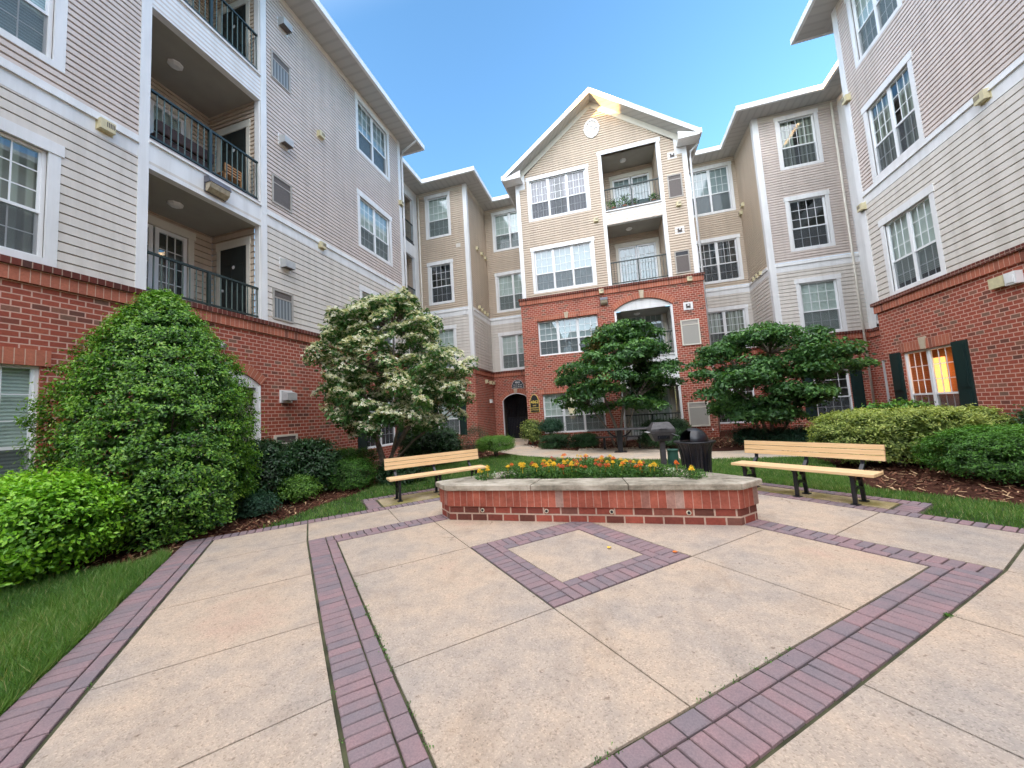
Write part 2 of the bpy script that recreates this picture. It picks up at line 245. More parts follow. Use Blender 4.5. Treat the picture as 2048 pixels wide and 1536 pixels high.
# ------------------------------------------------------------------ mesh builder
class MB:
    def __init__(s): s.v=[];s.f=[];s.uv=[];s.rnd=[]
    def poly(s,pts,uv=None,r=0.):
        i=len(s.v); s.v+=[tuple(p) for p in pts]; s.f.append(tuple(range(i,i+len(pts))))
        s.uv+=list(uv) if uv else [(p[0]+p[1],p[2]) for p in pts]; s.rnd+=[r]*len(pts)
    def cube(s,x0,x1,y0,y1,z0,z1,r=0.):
        P=lambda x,y,z:(x,y,z)
        s.poly([P(x0,y0,z1),P(x1,y0,z1),P(x1,y1,z1),P(x0,y1,z1)],[(x0,y0),(x1,y0),(x1,y1),(x0,y1)],r)
        s.poly([P(x0,y1,z0),P(x1,y1,z0),P(x1,y0,z0),P(x0,y0,z0)],[(x0,y1),(x1,y1),(x1,y0),(x0,y0)],r)
        s.poly([P(x0,y0,z0),P(x1,y0,z0),P(x1,y0,z1),P(x0,y0,z1)],[(x0,z0),(x1,z0),(x1,z1),(x0,z1)],r)
        s.poly([P(x1,y1,z0),P(x0,y1,z0),P(x0,y1,z1),P(x1,y1,z1)],[(x1,z0),(x0,z0),(x0,z1),(x1,z1)],r)
        s.poly([P(x0,y1,z0),P(x0,y0,z0),P(x0,y0,z1),P(x0,y1,z1)],[(y1,z0),(y0,z0),(y0,z1),(y1,z1)],r)
        s.poly([P(x1,y0,z0),P(x1,y1,z0),P(x1,y1,z1),P(x1,y0,z1)],[(y0,z0),(y1,z0),(y1,z1),(y0,z1)],r)
    def fbox(s,F,u0,u1,z0,z1,d0,d1):
        # box in facade frame
        P=F.p
        A=[(u0,z0),(u1,z0),(u1,z1),(u0,z1)]
        s.poly([P(u,z,d1) for u,z in A],A)
        s.poly([P(u,z,d0) for u,z in A[::-1]],A[::-1])
        for (ua,za),(ub,zb) in zip(A,A[1:]+A[:1]):
            if za==zb: uv=[(ua,d0),(ub,d0),(ub,d1),(ua,d1)]
            else: uv=[(d0,za),(d0,zb),(d1,zb),(d1,za)]
            s.poly([P(ua,za,d0),P(ub,zb,d0),P(ub,zb,d1),P(ua,za,d1)],uv)
    def tube(s,pts,rads,n=6,cap=True):
        pts=[Vector(p) for p in pts]; rings=[]
        for i,p in enumerate(pts):
            t=(pts[min(i+1,len(pts)-1)]-pts[max(i-1,0)]).normalized()
            a=t.cross(Vector((0,0,1)) if abs(t.z)<.9 else Vector((1,0,0))).normalized(); b=t.cross(a)
            r=rads[i] if hasattr(rads,'__len__') else rads
            rings.append([p+(a*math.cos(k*2*math.pi/n)+b*math.sin(k*2*math.pi/n))*r for k in range(n)])
        for i in range(len(rings)-1):
            for k in range(n):
                s.poly([rings[i][k],rings[i][(k+1)%n],rings[i+1][(k+1)%n],rings[i+1][k]])
        if cap: s.poly(rings[0][::-1]); s.poly(rings[-1])
    def lathe(s,prof,c=(0,0),n=24,cap=False):
        R_=[[(c[0]+r*math.cos(k*2*math.pi/n),c[1]+r*math.sin(k*2*math.pi/n),z) for k in range(n)] for r,z in prof]
        for i in range(len(R_)-1):
            for k in range(n): s.poly([R_[i][k],R_[i][(k+1)%n],R_[i+1][(k+1)%n],R_[i+1][k]])
        if cap: s.poly(R_[0][::-1]); s.poly(R_[-1])
class NM:  # numpy bulk mesh (leaf-like faces)
    def __init__(s): s.V=[];s.F=[];s.r=[];s.n=0
    def add(s,V,F,r):
        s.V.append(V.reshape(-1,3)); s.F.append(F+s.n); s.r.append(r); s.n+=len(V.reshape(-1,3))
ORI={}
def tag(o,label=None,cat=None,group=None,kind=None):
    for k,v in (('label',label),('category',cat),('group',group),('kind',kind)):
        if v: o[k]=v
    return o
def origin(o):
    return Vector((0,0,0)) if o is None else ORI.get(o.name,Vector((0,0,0)))
def obj(name,mb,mat,parent=None,loc=None,smooth=False,bevel=0):
    base=origin(parent)+(Vector(loc) if loc else Vector((0,0,0)))
    me=bpy.data.meshes.new(name)
    if isinstance(mb,NM):
        V=np.concatenate(mb.V)-np.array(base); F=np.concatenate(mb.F); rr=np.concatenate(mb.r)
        nf,k=F.shape; me.vertices.add(len(V)); me.vertices.foreach_set('co',V.astype(np.float32).ravel())
        me.loops.add(nf*k); me.loops.foreach_set('vertex_index',F.astype(np.int32).ravel())
        me.polygons.add(nf); me.polygons.foreach_set('loop_start',np.arange(0,nf*k,k,dtype=np.int32)); me.polygons.foreach_set('loop_total',np.full(nf,k,dtype=np.int32))
        me.update(); a=me.attributes.new('rnd','FLOAT','POINT'); a.data.foreach_set('value',rr.astype(np.float32))
    else:
        me.from_pydata([(v[0]-base[0],v[1]-base[1],v[2]-base[2]) for v in mb.v],[],mb.f)
        ul=me.uv_layers.new(name='UVMap'); li=np.zeros(len(me.loops),dtype=np.int32); me.loops.foreach_get('vertex_index',li)
        ul.data.foreach_set('uv',np.array(mb.uv,dtype=np.float32)[li].ravel())
        a=me.attributes.new('rnd','FLOAT','POINT'); a.data.foreach_set('value',np.array(mb.rnd,dtype=np.float32))
        if smooth or bevel:
            import bmesh
            bm=bmesh.new(); bm.from_mesh(me); bmesh.ops.remove_doubles(bm,verts=bm.verts,dist=1e-5)
            bm.to_mesh(me); bm.free()
    me.materials.append(M[mat] if isinstance(mat,str) else mat)
    if smooth: me.polygons.foreach_set('use_smooth',[True]*len(me.polygons))
    o=bpy.data.objects.new(name,me); COL.objects.link(o)
    if loc: o.location=loc
    if parent: o.parent=parent
    ORI[o.name]=base
    if bevel:
        m=o.modifiers.new('b','BEVEL'); m.width=bevel; m.segments=2; m.limit_method='ANGLE'
    return o
def thing(name,label,cat,loc=(0,0,0),group=None,rz=0):
    o=bpy.data.objects.new(name,None); COL.objects.link(o); o.location=loc; o.rotation_euler=(0,0,rz); o.empty_display_size=.2
    ORI[o.name]=Vector(loc); return tag(o,label,cat,group)
class Fr:
    def __init__(s,O,U,Nn): s.O=O;s.U=U;s.N=Nn
    def p(s,u,z,d=0): return (s.O[0]+s.U[0]*u+s.N[0]*d, s.O[1]+s.U[1]*u+s.N[1]*d, z)
def wall(mb,F,u0,u1,z0,z1,holes=(),course=0,lip=.032,uL=None,uR=None,d=0,rev=.12,z00=0):
    zs={z0,z1}
    for h in holes:
        for z in (h[2],h[3]):
            if z0<z<z1: zs.add(z)
    if course:
        k=math.ceil((z0-z00)/course+1e-6)
        while z00+k*course<z1: zs.add(z00+k*course); k+=1
    slot=(.30 if course<.14 else .15)
    if course:
        k=math.floor((z0-z00)/course)
        while z00+(k+1-slot)*course<z1:
            zz=z00+(k+1-slot)*course
            if zz>z0: zs.add(zz)
            k+=1
    zs=sorted(zs)
    def fr_(z): return ((z-z00)/course)%1.0
    def cell(za,zb):
        if not course: return d,d,0
        f=fr_((za+zb)/2); fa=(za-z00)/course-math.floor((((za+zb)/2)-z00)/course); fb=(zb-z00)/course-math.floor((((za+zb)/2)-z00)/course)
        if f>1-slot:
            g=lambda x:d-.012; return g(fa),g(fb),1
        g=lambda x:d+lip*(1-.18*x); return g(fa),g(fb),2
    prev=None
    for za,zb in zip(zs,zs[1:]):
        if zb-za<1e-5: continue
        mid=(za+zb)/2; iv=[(u0,u1)]
        for h in holes:
            if h[2]<mid<h[3]:
                n=[]
                for a,b in iv:
                    if h[1]<=a or h[0]>=b: n.append((a,b)); continue
                    if h[0]>a: n.append((a,h[0]))
                    if h[1]<b: n.append((h[1],b))
                iv=n
        da,db,kd=cell(za,zb)
        for a,b in iv:
            aa=ab=a; ba=bb=b
            if uL: aa=max(a,uL(za)); ab=max(a,uL(zb))
            if uR: ba=min(b,uR(za)); bb=min(b,uR(zb))
            if ba<=aa: continue
            if bb<ab: ab=bb=(ab+bb)/2
            mb.poly([F.p(aa,za,da),F.p(ba,za,da),F.p(bb,zb,db),F.p(ab,zb,db)],[(aa,za),(ba,za),(bb,zb),(ab,zb)])
            if prev is not None and abs(prev-da)>1e-5: mb.poly([F.p(aa,za,prev),F.p(ba,za,prev),F.p(ba,za,da),F.p(aa,za,da)],[(aa,0),(ba,0),(ba,lip),(aa,lip)])
        prev=db
    if rev:
        for h in holes:
            a,b,za,zb=h[:4]; zb=min(zb,z1)
            for p,q in (((a,za),(b,za)),((b,za),(b,zb)),((b,zb),(a,zb)),((a,zb),(a,za))):
                mb.poly([F.p(p[0],p[1],d-rev),F.p(q[0],q[1],d-rev),F.p(q[0],q[1],d),F.p(p[0],p[1],d)],[(p[0]+p[1],0),(q[0]+q[1],0),(q[0]+q[1],rev),(p[0]+p[1],rev)])
def arcz(u,u0,u1,zs,za):
    w=(u1-u0)/2; h=za-zs; Rr=(w*w+h*h)/(2*h); x=u-(u0+u1)/2
    return za-Rr+math.sqrt(max(0,Rr*Rr-x*x))
def arch_fill(mb,F,u0,u1,zs,za,d,top):   # between arc and top line
    n=16
    for i in range(n):
        a=u0+(u1-u0)*i/n; b=u0+(u1-u0)*(i+1)/n; z1=arcz(a,u0,u1,zs,za); z2=arcz(b,u0,u1,zs,za)
        mb.poly([F.p(a,z1,d),F.p(b,z2,d),F.p(b,top,d),F.p(a,top,d)],[(a,z1),(b,z2),(b,top),(a,top)])
        mb.poly([F.p(a,z1,d),F.p(b,z2,d),F.p(b,z2,d-.14),F.p(a,z1,d-.14)],[(a,0),(b,0),(b,.14),(a,.14)])
def arch_under(mb,F,u0,u1,zb,zs,za,d):
    n=16
    for i in range(n):
        a=u0+(u1-u0)*i/n; b=u0+(u1-u0)*(i+1)/n
        mb.poly([F.p(a,zb,d),F.p(b,zb,d),F.p(b,arcz(b,u0,u1,zs,za),d),F.p(a,arcz(a,u0,u1,zs,za),d)])
def arch_ring(mb,F,u0,u1,zs,za,th,d):
    n=24; w=(u1-u0)/2; h=za-zs; Rr=(w*w+h*h)/(2*h); cx=(u0+u1)/2; cz=za-Rr; a0=math.asin(w/Rr)
    P=lambda a,r:(cx+r*math.sin(a),cz+r*math.cos(a))
    for i in range(n):
        a=-a0+2*a0*i/n; b=-a0+2*a0*(i+1)/n; p=[P(a,Rr),P(b,Rr),P(b,Rr+th),P(a,Rr+th)]
        mb.poly([F.p(u,z,d) for u,z in p],[(Rr*a,0.02),(Rr*b,0.02),(Rr*b,.02+th),(Rr*a,.02+th)])
        for q in ((p[0],p[1]),(p[2],p[3])): mb.poly([F.p(*q[0],d),F.p(*q[1],d),F.p(*q[1],0),F.p(*q[0],0)])
def key(B,F,u,z0,z1,w=.11):
    k=MB(); P=F.p
    a=[(u-w*.62,z0),(u+w*.62,z0),(u+w,z1),(u-w,z1)]
    k.poly([P(x,z,.05) for x,z in a])
    for p,q in zip(a,a[1:]+a[:1]): k.poly([P(*p,0),P(*q,0),P(*q,.05),P(*p,.05)])
    obj('keystone',k,'keystone',B)
# ------------------------------------------------------------------ windows
BL=['blind','blind','curtaing','blind','interior']
def window(B,F,u0,u1,z0,z1,n=2,trim=True,blind='blind',cov=1.,cols=3,rows=3,scr=True,head=.2,low=True,flush=False):
    """u0..z1: outer edge of trim (trim=True) or masonry opening. returns hole rect"""
    if trim:
        a,b,c,d_=u0+.14,u1-.14,z0+.12,z1-head
        t=MB(); t.fbox(F,u0,a,z0,d_,-.02,.035); t.fbox(F,b,u1,z0,d_,-.02,.035); t.fbox(F,a,b,z0,c,-.02,.035)
        t.fbox(F,u0-.03,u1+.03,d_,z1,-.02,.05)
        w=obj('window',t,'trim',B)
    else:
        a,b,c,d_=u0,u1,z0,z1
        t=MB(); t.fbox(F,a,b,c-.0,c+.045,-.10,-.005); w=obj('window',t,'vinyl',B)
    fr=MB(); D=-.045 if trim else -.06; fw=.045
    z_b=c if trim else c+.046
    fr.fbox(F,a,a+fw,z_b,d_,D-.05,D+.02); fr.fbox(F,b-fw,b,z_b,d_,D-.05,D+.02); fr.fbox(F,a+fw,b-fw,d_-fw,d_,D-.05,D+.02); fr.fbox(F,a+fw,b-fw,z_b,z_b+fw*.8,D-.05,D+.02)
    W=(b-a-2*fw); mu=.075; sw=(W-mu*(n-1))/n; zm=z_b+(d_-z_b)*.42; pa=MB(); sc=MB()
    for i in range(n):
        x0=a+fw+i*(sw+mu); x1=x0+sw
        if i<n-1: fr.fbox(F,x1,x1+mu,z_b+.036,d_-fw,D-.05,D+.018)
        s=.032
        fr.fbox(F,x0,x1,zm-.025,zm+.025,D-.04,D+.008)
        for xx in ((x0,x0+s),(x1-s,x1)):
            fr.fbox(F,xx[0],xx[1],zm+.025,d_-fw,D-.02,D+.004); fr.fbox(F,xx[0],xx[1],z_b+.036,zm-.025,D-.045,D-.02)
        for k in range(1,cols):
            xx=x0+s+(sw-2*s)*k/cols; fr.fbox(F,xx-.009,xx+.009,zm+.025,d_-fw,D-.014,D-.002)
            if low: fr.fbox(F,xx-.008,xx+.008,z_b+.036,zm-.025,D-.04,D-.029)
        for k in range(1,rows):
            zz=zm+(d_-fw-zm)*k/rows; fr.fbox(F,x0+s,x1-s,zz-.009,zz+.009,D-.0145,D-.0025)
        if low: zz=(z_b+zm)/2; fr.fbox(F,x0+s,x1-s,zz-.008,zz+.008,D-.0405,D-.0295)
        pa.poly([F.p(x0,zm,D-.01),F.p(x1,zm,D-.01),F.p(x1,d_,D-.01),F.p(x0,d_,D-.01)])
        pa.poly([F.p(x0,z_b,D-.035),F.p(x1,z_b,D-.035),F.p(x1,zm,D-.035),F.p(x0,zm,D-.035)])
        if scr: sc.poly([F.p(x0+.004,z_b+.03,D-.005),F.p(x1-.004,z_b+.03,D-.005),F.p(x1-.004,zm-.02,D-.005),F.p(x0+.004,zm-.02,D-.005)])
    obj('frame',fr,'vinyl',w); obj('pane',pa,'glass',w)
    if scr: obj('screen',sc,'screen',w)
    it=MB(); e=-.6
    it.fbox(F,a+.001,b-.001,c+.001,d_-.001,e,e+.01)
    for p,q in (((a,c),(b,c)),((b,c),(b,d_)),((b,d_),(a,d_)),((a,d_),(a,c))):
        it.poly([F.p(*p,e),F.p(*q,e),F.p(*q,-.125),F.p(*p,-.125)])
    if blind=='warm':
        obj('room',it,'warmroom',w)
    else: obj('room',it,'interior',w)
    if blind in ('blind','curtain','curtaing','brightblind') and cov>0:
        bl=MB(); zc=d_-(d_-c)*cov
        if blind in('curtain','curtaing') :
            m_=(a+b)/2
            for p,q in ((a,a+(b-a)*.42),(b-(b-a)*.42,b)): bl.poly([F.p(p,zc,-.16),F.p(q,zc,-.16),F.p(q,d_,-.16),F.p(p,d_,-.16)],[(p,zc),(q,zc),(q,d_),(p,d_)])
        else: bl.poly([F.p(a,zc,-.14),F.p(b,zc,-.14),F.p(b,d_,-.14),F.p(a,d_,-.14)],[(a,zc),(b,zc),(b,d_),(a,d_)])
        obj('curtain' if 'curtain' in blind else 'blind',bl,blind,w)
    return (a,b,c,d_),w
def whole(u0,u1,z0,z1,trim=True,head=.2): return (u0+.14,u1-.14,z0+.12,z1-head) if trim else (u0,u1,z0,z1)
def shutter(B,F,u0,u1,z0,z1):
    s=MB(); s.fbox(F,u0,u1,z0,z1,.0,.03)
    zm=z0+(z1-z0)*.47
    for a,b in ((z0+.07,zm-.04),(zm+.04,z1-.07)):
        s.fbox(F,u0+.05,u1-.05,a,b,.028,.042)
        s.fbox(F,u0+.08,u1-.08,a+.03,b-.03,.04,.052)
    obj('shutter',s,'shutter',B)
def grille(B,F,u0,u1,z0,z1,mat='louvre',top=None,fr='grillebase'):
    g=MB(); f=.05
    g.fbox(F,u0,u0+f,z0,z1,0,.055); g.fbox(F,u1-f,u1,z0,z1,0,.055); g.fbox(F,u0+f,u1-f,z0,z0+f,0,.055); g.fbox(F,u0+f,u1-f,z1-f,z1,0,.055)
    zt=z1-f-.18
    g.fbox(F,u0+f,u1-f,zt-.015,zt+.015,0,.045)
    o=obj('vent_grille',g,fr,B)
    l=MB(); l.fbox(F,u0+f,u1-f,z0+f,zt-.016,.0,.036); obj('louvre_panel',l,mat,o)
    l=MB(); l.fbox(F,u0+f,u1-f,zt+.016,z1-f,.0,.034); obj('top_panel',l,top or 'grilledark',o)
def hood(B,F,u,z,flat_=False):
    g=MB(); w=.15
    g.fbox(F,u-w-.04,u+w+.04,z-w-.02,z+w+.02,0,.03)
    o=obj('exhaust_hood',g,'trim',B)
    h=MB(); P=F.p
    if flat_:
        h.fbox(F,u-.09,u+.09,z-.09,z+.09,.03,.045); obj('damper',h,'grilledark',o)
        k=MB(); k.fbox(F,u-.03,u+.04,z,z+.06,.045,.09); obj('hood_cap',k,'trim',o)
    else:
        A=[(.03,z+w),(.24,z+w*.55),(.24,z-w*.75),(.03,z-w*.75)]
        for su in (-1,1): 
            h.poly([P(u+su*w,zz,d) for d,zz in A])
        for p,q in zip(A[:2],A[1:3]): h.poly([P(u-w,p[1],p[0]),P(u+w,p[1],p[0]),P(u+w,q[1],q[0]),P(u-w,q[1],q[0])])
        obj('hood_cap',h,'hood',o)
        k=MB(); k.poly([P(u-w+.01,z-w*.6,.05),P(u+w-.01,z-w*.6,.05),P(u+w-.01,z-w*.6,.22),P(u-w+.01,z-w*.6,.22)]); obj('damper',k,'grilledark',o)
def horn(B,F,u,z,s=.13):
    g=MB(); g.fbox(F,u-s,u+s,z-s,z+s,0,.04); g.fbox(F,u-s*.86,u+s*.86,z-s*.75,z+s*.86,.04,.15)
    o=obj('alarm_horn',g,'horn',B)
    k=MB()
    for i in range(5): k.fbox(F,u-s*.1+i*s*.2-.006,u-s*.1+i*s*.2+.006,z-.02,z+s*.6,.15,.154)
    obj('slot_plate',k,'grilledark',o)
def railing(P_,F,u0,u1,z0,z1,d,mid=True,mat='rail'):
    g=MB(); g.fbox(F,u0,u1,z1-.045,z1,d-.03,d+.03); g.fbox(F,u0,u1,z0+.05,z0+.09,d-.02,d+.02)
    o=obj('railing',g,mat,P_)
    b=MB(); n=max(4,int((u1-u0)/.125))
    for i in range(n+1):
        u=u0+.02+(u1-u0-.04)*i/n; b.fbox(F,u-.009,u+.009,z0+.09,z1-.045,d-.009,d+.009)
    obj('balusters',b,'railg' if mat=='rail' and F.N[0]>0 else mat,o)
    if mid:
        p=MB(); um=(u0+u1)/2; p.fbox(F,um-.032,um+.032,z0,z1-.046,d-.032,d+.032); obj('post',p,mat,o)
# ------------------------------------------------------------------ facade frames
FL=Fr((-8.6,0),(0,1),(1,0)); FRr=Fr((8.2,0),(0,1),(-1,0))
FW=Fr((0,17.8),(1,0),(0,-1)); FWS=Fr((-6.92,0),(0,1),(1,0)); FRL=Fr((0,20.8),(1,0),(0,-1)); FST=Fr((-9.95,0),(0,1),(1,0))
FC=Fr((0,17.1),(1,0),(0,-1)); F2=Fr((0,18.3),(1,0),(0,-1)); F2S=Fr((7.2,0),(0,1),(-1,0)); FSR=Fr((10.45,0),(0,1),(-1,0))
CU,CL=.118,.165
def brickcap(B,F,u0,u1,zt,e0=0,e1=0):
    r=MB(); r.fbox(F,u0-e0,u1+e1,zt-.105,zt,0,.10); obj('rowlock_course',r,'rowlock',B)
    s=MB(); s.fbox(F,u0-e0*.5,u1+e1*.5,zt-.33,zt-.106,0,.055); obj('soldier_course',s,'soldier',B)
def lintel(B,F,u0,u1,z0,z1,k=True):
    s=MB(); s.fbox(F,u0,u1,z0,z1,0,.022); obj('soldier_lintel',s,'soldier',B)
    if k: key(B,F,(u0+u1)/2,z0-.01,z1+.06)
def board(B,F,u0,u1,z0,z1,d0=0,d1=.035,mat='trim',name='trim_board'):
    s=MB(); s.fbox(F,u0,u1,z0,z1,d0,d1); return obj(name,s,mat,B)
def belt(B,F,u0,u1,z,h=.3):
    s=MB(); s.fbox(F,u0,u1,z,z+h,0,.035); s.fbox(F,u0,u1,z+h,z+h+.03,0,.075); s.fbox(F,u0,u1,z+h+.03,z+h+.16,0,.045); obj('belt_board',s,'trim',B)
# balcony recess: F, opening u0..u1, floor z, ceiling z
def balcony(B,F,u0,u1,zf,zc,depth,siding,rz0,rz1,door_u=None,side_door=False,slab=True,railmat='rail',bb='interior',course=CU,light=True):
    w=MB(); P=F.p
    Fb=Fr((F.O[0]-F.N[0]*depth,F.O[1]-F.N[1]*depth),F.U,F.N)
    holes=[]
    dz=zf+2.35
    if door_u: holes=[(door_u[0],door_u[1],zf+.02,dz)]
    wall(w,Fb,u0,u1,zf,zc,holes,course,z00=zf,rev=.1)
    Fs0=Fr(P(u0,0)[:2],(-F.N[0],-F.N[1]),F.U); Fs1=Fr(P(u1,0)[:2],(-F.N[0],-F.N[1]),(-F.U[0],-F.U[1]))
    wall(w,Fs0,.16,depth,zf,zc,[],course,z00=zf); wall(w,Fs1,.16,depth,zf,zc,[],course,z00=zf)
    b=obj('balcony',w,siding,B)
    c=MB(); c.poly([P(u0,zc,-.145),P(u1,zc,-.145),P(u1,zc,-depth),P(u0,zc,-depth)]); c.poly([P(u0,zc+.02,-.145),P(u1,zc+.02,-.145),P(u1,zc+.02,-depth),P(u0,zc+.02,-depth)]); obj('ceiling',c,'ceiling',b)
    f=MB(); f.fbox(F,u0,u1,zf-.12,zf,-depth,-.0); obj('floor_slab',f,'slabedge',b)
    # post returns
    for Fs in (Fs0,Fs1): pr=MB(); pr.fbox(Fs,0,.16,zf,zc,0,.02); obj('post_return',pr,'trim',b)
    if rz0 is not None: railing(b,F,u0+.02,u1-.02,rz0,rz1,-.06,mat=railmat)
    if door_u:
        a,e=door_u
        t=MB(); t.fbox(Fb,a-.13,a,zf,dz,0,.04); t.fbox(Fb,e,e+.13,zf,dz,0,.04); t.fbox(Fb,a-.16,e+.16,dz,dz+.2,0,.05); obj('door_casing',t,'cream',b)
        k=MB(); m=(a+e)/2
        for x0,x1 in ((a,m-.02),(m+.02,e)):
            k.fbox(Fb,x0,x0+.08,zf+.02,dz,-.08,-.02); k.fbox(Fb,x1-.08,x1,zf+.02,dz,-.08,-.02); k.fbox(Fb,x0+.08,x1-.08,dz-.09,dz,-.08,-.02); k.fbox(Fb,x0+.08,x1-.08,zf+.02,zf+.2,-.08,-.02)
            for q in (1,2): xx=x0+.08+(x1-x0-.16)*q/3; k.fbox(Fb,xx-.01,xx+.01,zf+.2,dz-.09,-.05,-.035)
            for q in range(1,5): zz=zf+.2+(dz-.29-zf)*q/5; k.fbox(Fb,x0+.08,x1-.08,zz-.01,zz+.01,-.051,-.036)
        obj('patio_door',k,'vinyl',b)
        g=MB(); g.poly([Fb.p(a,zf+.02,-.06),Fb.p(e,zf+.02,-.06),Fb.p(e,dz,-.06),Fb.p(a,dz,-.06)]); obj('door_glass',g,'glass',b)
        r=MB(); mm='interior' if bb=='interior' else bb
        r.poly([Fb.p(a,zf+.02,-.14),Fb.p(e,zf+.02,-.14),Fb.p(e,dz,-.14),Fb.p(a,dz,-.14)],[(a,zf),(e,zf),(e,dz),(a,dz)]); obj('door_blind',r,mm,b)
    if side_door:
        F1=Fs1; a=.42;e=1.35
        t=MB(); t.fbox(F1,a-.12,a,zf,zf+2.2,.018,.05); t.fbox(F1,e,e+.12,zf,zf+2.2,.018,.05); t.fbox(F1,a-.14,e+.14,zf+2.2,zf+2.4,.018,.06); obj('door_casing',t,'cream',b)
        k=MB(); k.fbox(F1,a,e,zf+.02,zf+2.2,.018,.035)
        for x0,x1 in ((a+.1,(a+e)/2-.05),((a+e)/2+.05,e-.1)):
            for z0,z1 in ((zf+.2,zf+.85),(zf+1.,zf+1.6),(zf+1.72,zf+2.08)): k.fbox(F1,x0,x1,z0,z1,.034,.045)
        d=obj('storage_door',k,'door',b)
        k=MB(); k.lathe([(0,0),(.05,0),(.05,.03),(0,.03)],n=12)
        # round tag on the door
        k2=MB(); cpos=F1.p((a+e)/2-.02,zf+1.62,.047); n=14
        k2.poly([tuple(np.array(F1.p((a+e)/2-.02+.05*math.cos(t_*2*math.pi/n),zf+1.65+.05*math.sin(t_*2*math.pi/n),.05))) for t_ in range(n)]); obj('door_tag',k2,'trim',b)
        k3=MB(); k3.fbox(F1,e-.14,e-.08,zf+1.02,zf+1.08,.045,.10); obj('door_knob',k3,'hood',b)
    if light:
        l=MB(); cc=P((u0+u1)/2-.2,0,-depth*.5); l.lathe([(.0,zc-.07),(.09,zc-.07),(.15,zc-.03),(.15,zc)],c=cc[:2],n=8); obj('ceiling_light',l,'trim',b)
    return b
# ------------------------------------------------------------------ LEFT BUILDING
BLD=thing('apartment_building','long four storey apartment wing on the left with brick ground floor and stacked balconies','building',(-8.6,8,0))
HL=[];
def W(B,F,lst,*a,**k):
    h,w=window(B,F,*a,**k); lst.append(h); return w
LU=[];LLo=[];LB=[]
W(BLD,FL,LU,10.98,13.12,11.85,14.18,blind='brightblind',cov=1.,low=False)
W(BLD,FL,LU,10.95,13.1,8.02,10.25,blind='blind',cov=1)
W(BLD,FL,LLo,10.93,13.08,4.42,6.55,blind='blind',cov=1)
W(BLD,FL,LB,11.12,12.95,.55,2.55,trim=False,blind='blind',cov=.5)
W(BLD,FL,LLo,1.35,3.53,4.32,6.45,blind='curtaing')
W(BLD,FL,LU,1.35,3.53,7.76,10.0,blind='blind')
W(BLD,FL,LU,1.35,3.53,11.9,14.1,blind='blind')
W(BLD,FL,LB,1.45,3.42,.5,2.7,trim=False,blind='blind',cov=.95)
BO=(4.7,7.1)
LU+= [(BO[0],BO[1],7.49,10.42),(BO[0],BO[1],11.22,14.1)]
LLo+=[(BO[0],BO[1],4.32,6.86)]
LB+=[(BO[0],BO[1],.05,3.05)]
s=MB(); wall(s,FL,-38,13.95,7.4,14.34,LU,CU,z00=7.4); obj('upper_siding',s,'sidingP',BLD)
s=MB(); wall(s,FL,-38,13.95,4.31,7.02,LLo,CL,z00=4.31); obj('lower_siding',s,'sidingL',BLD)
s=MB(); wall(s,FL,-38,13.95,0,4.31,LB,rev=.12); arch_fill(s,FL,BO[0],BO[1],2.62,3.05,.003,3.053)
obj('brick_wall',s,'brick',BLD)
brickcap(BLD,FL,-38,13.95,4.31)
lintel(BLD,FL,1.35,3.52,2.7,2.95,False); lintel(BLD,FL,11.0,13.05,2.56,2.8)
a=MB(); arch_ring(a,FL,BO[0],BO[1],2.62,3.05,.24,.02); obj('arch_course',a,'soldier',BLD); key(BLD,FL,5.9,3.03,3.36)
a=MB(); arch_under(a,FL,BO[0],BO[1],2.55,2.62,3.05,-.03); a.fbox(FL,BO[1]-.1,BO[1],.05,2.55,-.12,-.02); a.fbox(FL,BO[0],BO[0]+.1,.05,2.55,-.12,-.02); obj('arch_panel',a,'trim',BLD)
balcony(BLD,FL,BO[0],BO[1],.05,2.6,1.55,'sidingL',.3,1.15,(4.95,6.6),light=False)
balcony(BLD,FL,BO[0],BO[1],4.2,6.86,1.7,'sidingU',4.33,5.17,(5.1,6.5),True,bb='interior',course=CL)
balcony(BLD,FL,BO[0],BO[1],7.52,10.42,1.85,'sidingU',7.54,8.64,(4.95,6.5),True,bb='blind')
balcony(BLD,FL,BO[0],BO[1],11.24,14.1,1.85,'sidingU',11.26,12.36,(4.95,6.5),True,bb='blind')
for z0,z1 in ((6.86,7.40),(10.42,11.12)):
    board(BLD,FL,BO[0],BO[1],z0-.006,z1,-.14,.03,name='balcony_beam'); board(BLD,FL,BO[0],BO[1],z1,z1+.035,-.1,.07,name='beam_drip'); board(BLD,FL,BO[0],BO[1],z1+.036,z1+.115,-.1,.02,'slabedge','slab_edge')
for u0,u1 in ((4.53,4.7),(7.1,7.27)): board(BLD,FL,u0,u1,4.31,14.34,-.1,.045,name='corner_post')
board(BLD,FL,13.77,13.97,4.31,14.34,-.1,.04,name='corner_post')
belt(BLD,FL,-38,4.53,6.98,.27); belt(BLD,FL,7.27,13.77,6.98,.27)
board(BLD,FL,-38,4.53,14.16,14.34,0,.03,'cream','frieze'); board(BLD,FL,7.27,13.77,14.16,14.34,0,.03,'cream','frieze')
for z,m in ((11.44,'louvreg'),(7.7,'louvre'),(4.43,'louvreg')): grille(BLD,FL,7.42,8.06,z,z+.84,m)
grille(BLD,FL,7.45,8.15,.55,1.32,'louvrel',fr='cream')
for z in (13.4,9.72,6.05,2.35): hood(BLD,FL,7.82,z)
for u,z in ((9.18,10.99),(9.14,7.2),(4.04,7.18),(13.85,11.3),(13.82,7.3)): horn(BLD,FL,u,z,.12)
shutter(BLD,FL,10.66,11.1,.5,2.56); shutter(BLD,FL,12.98,13.42,.5,2.56)
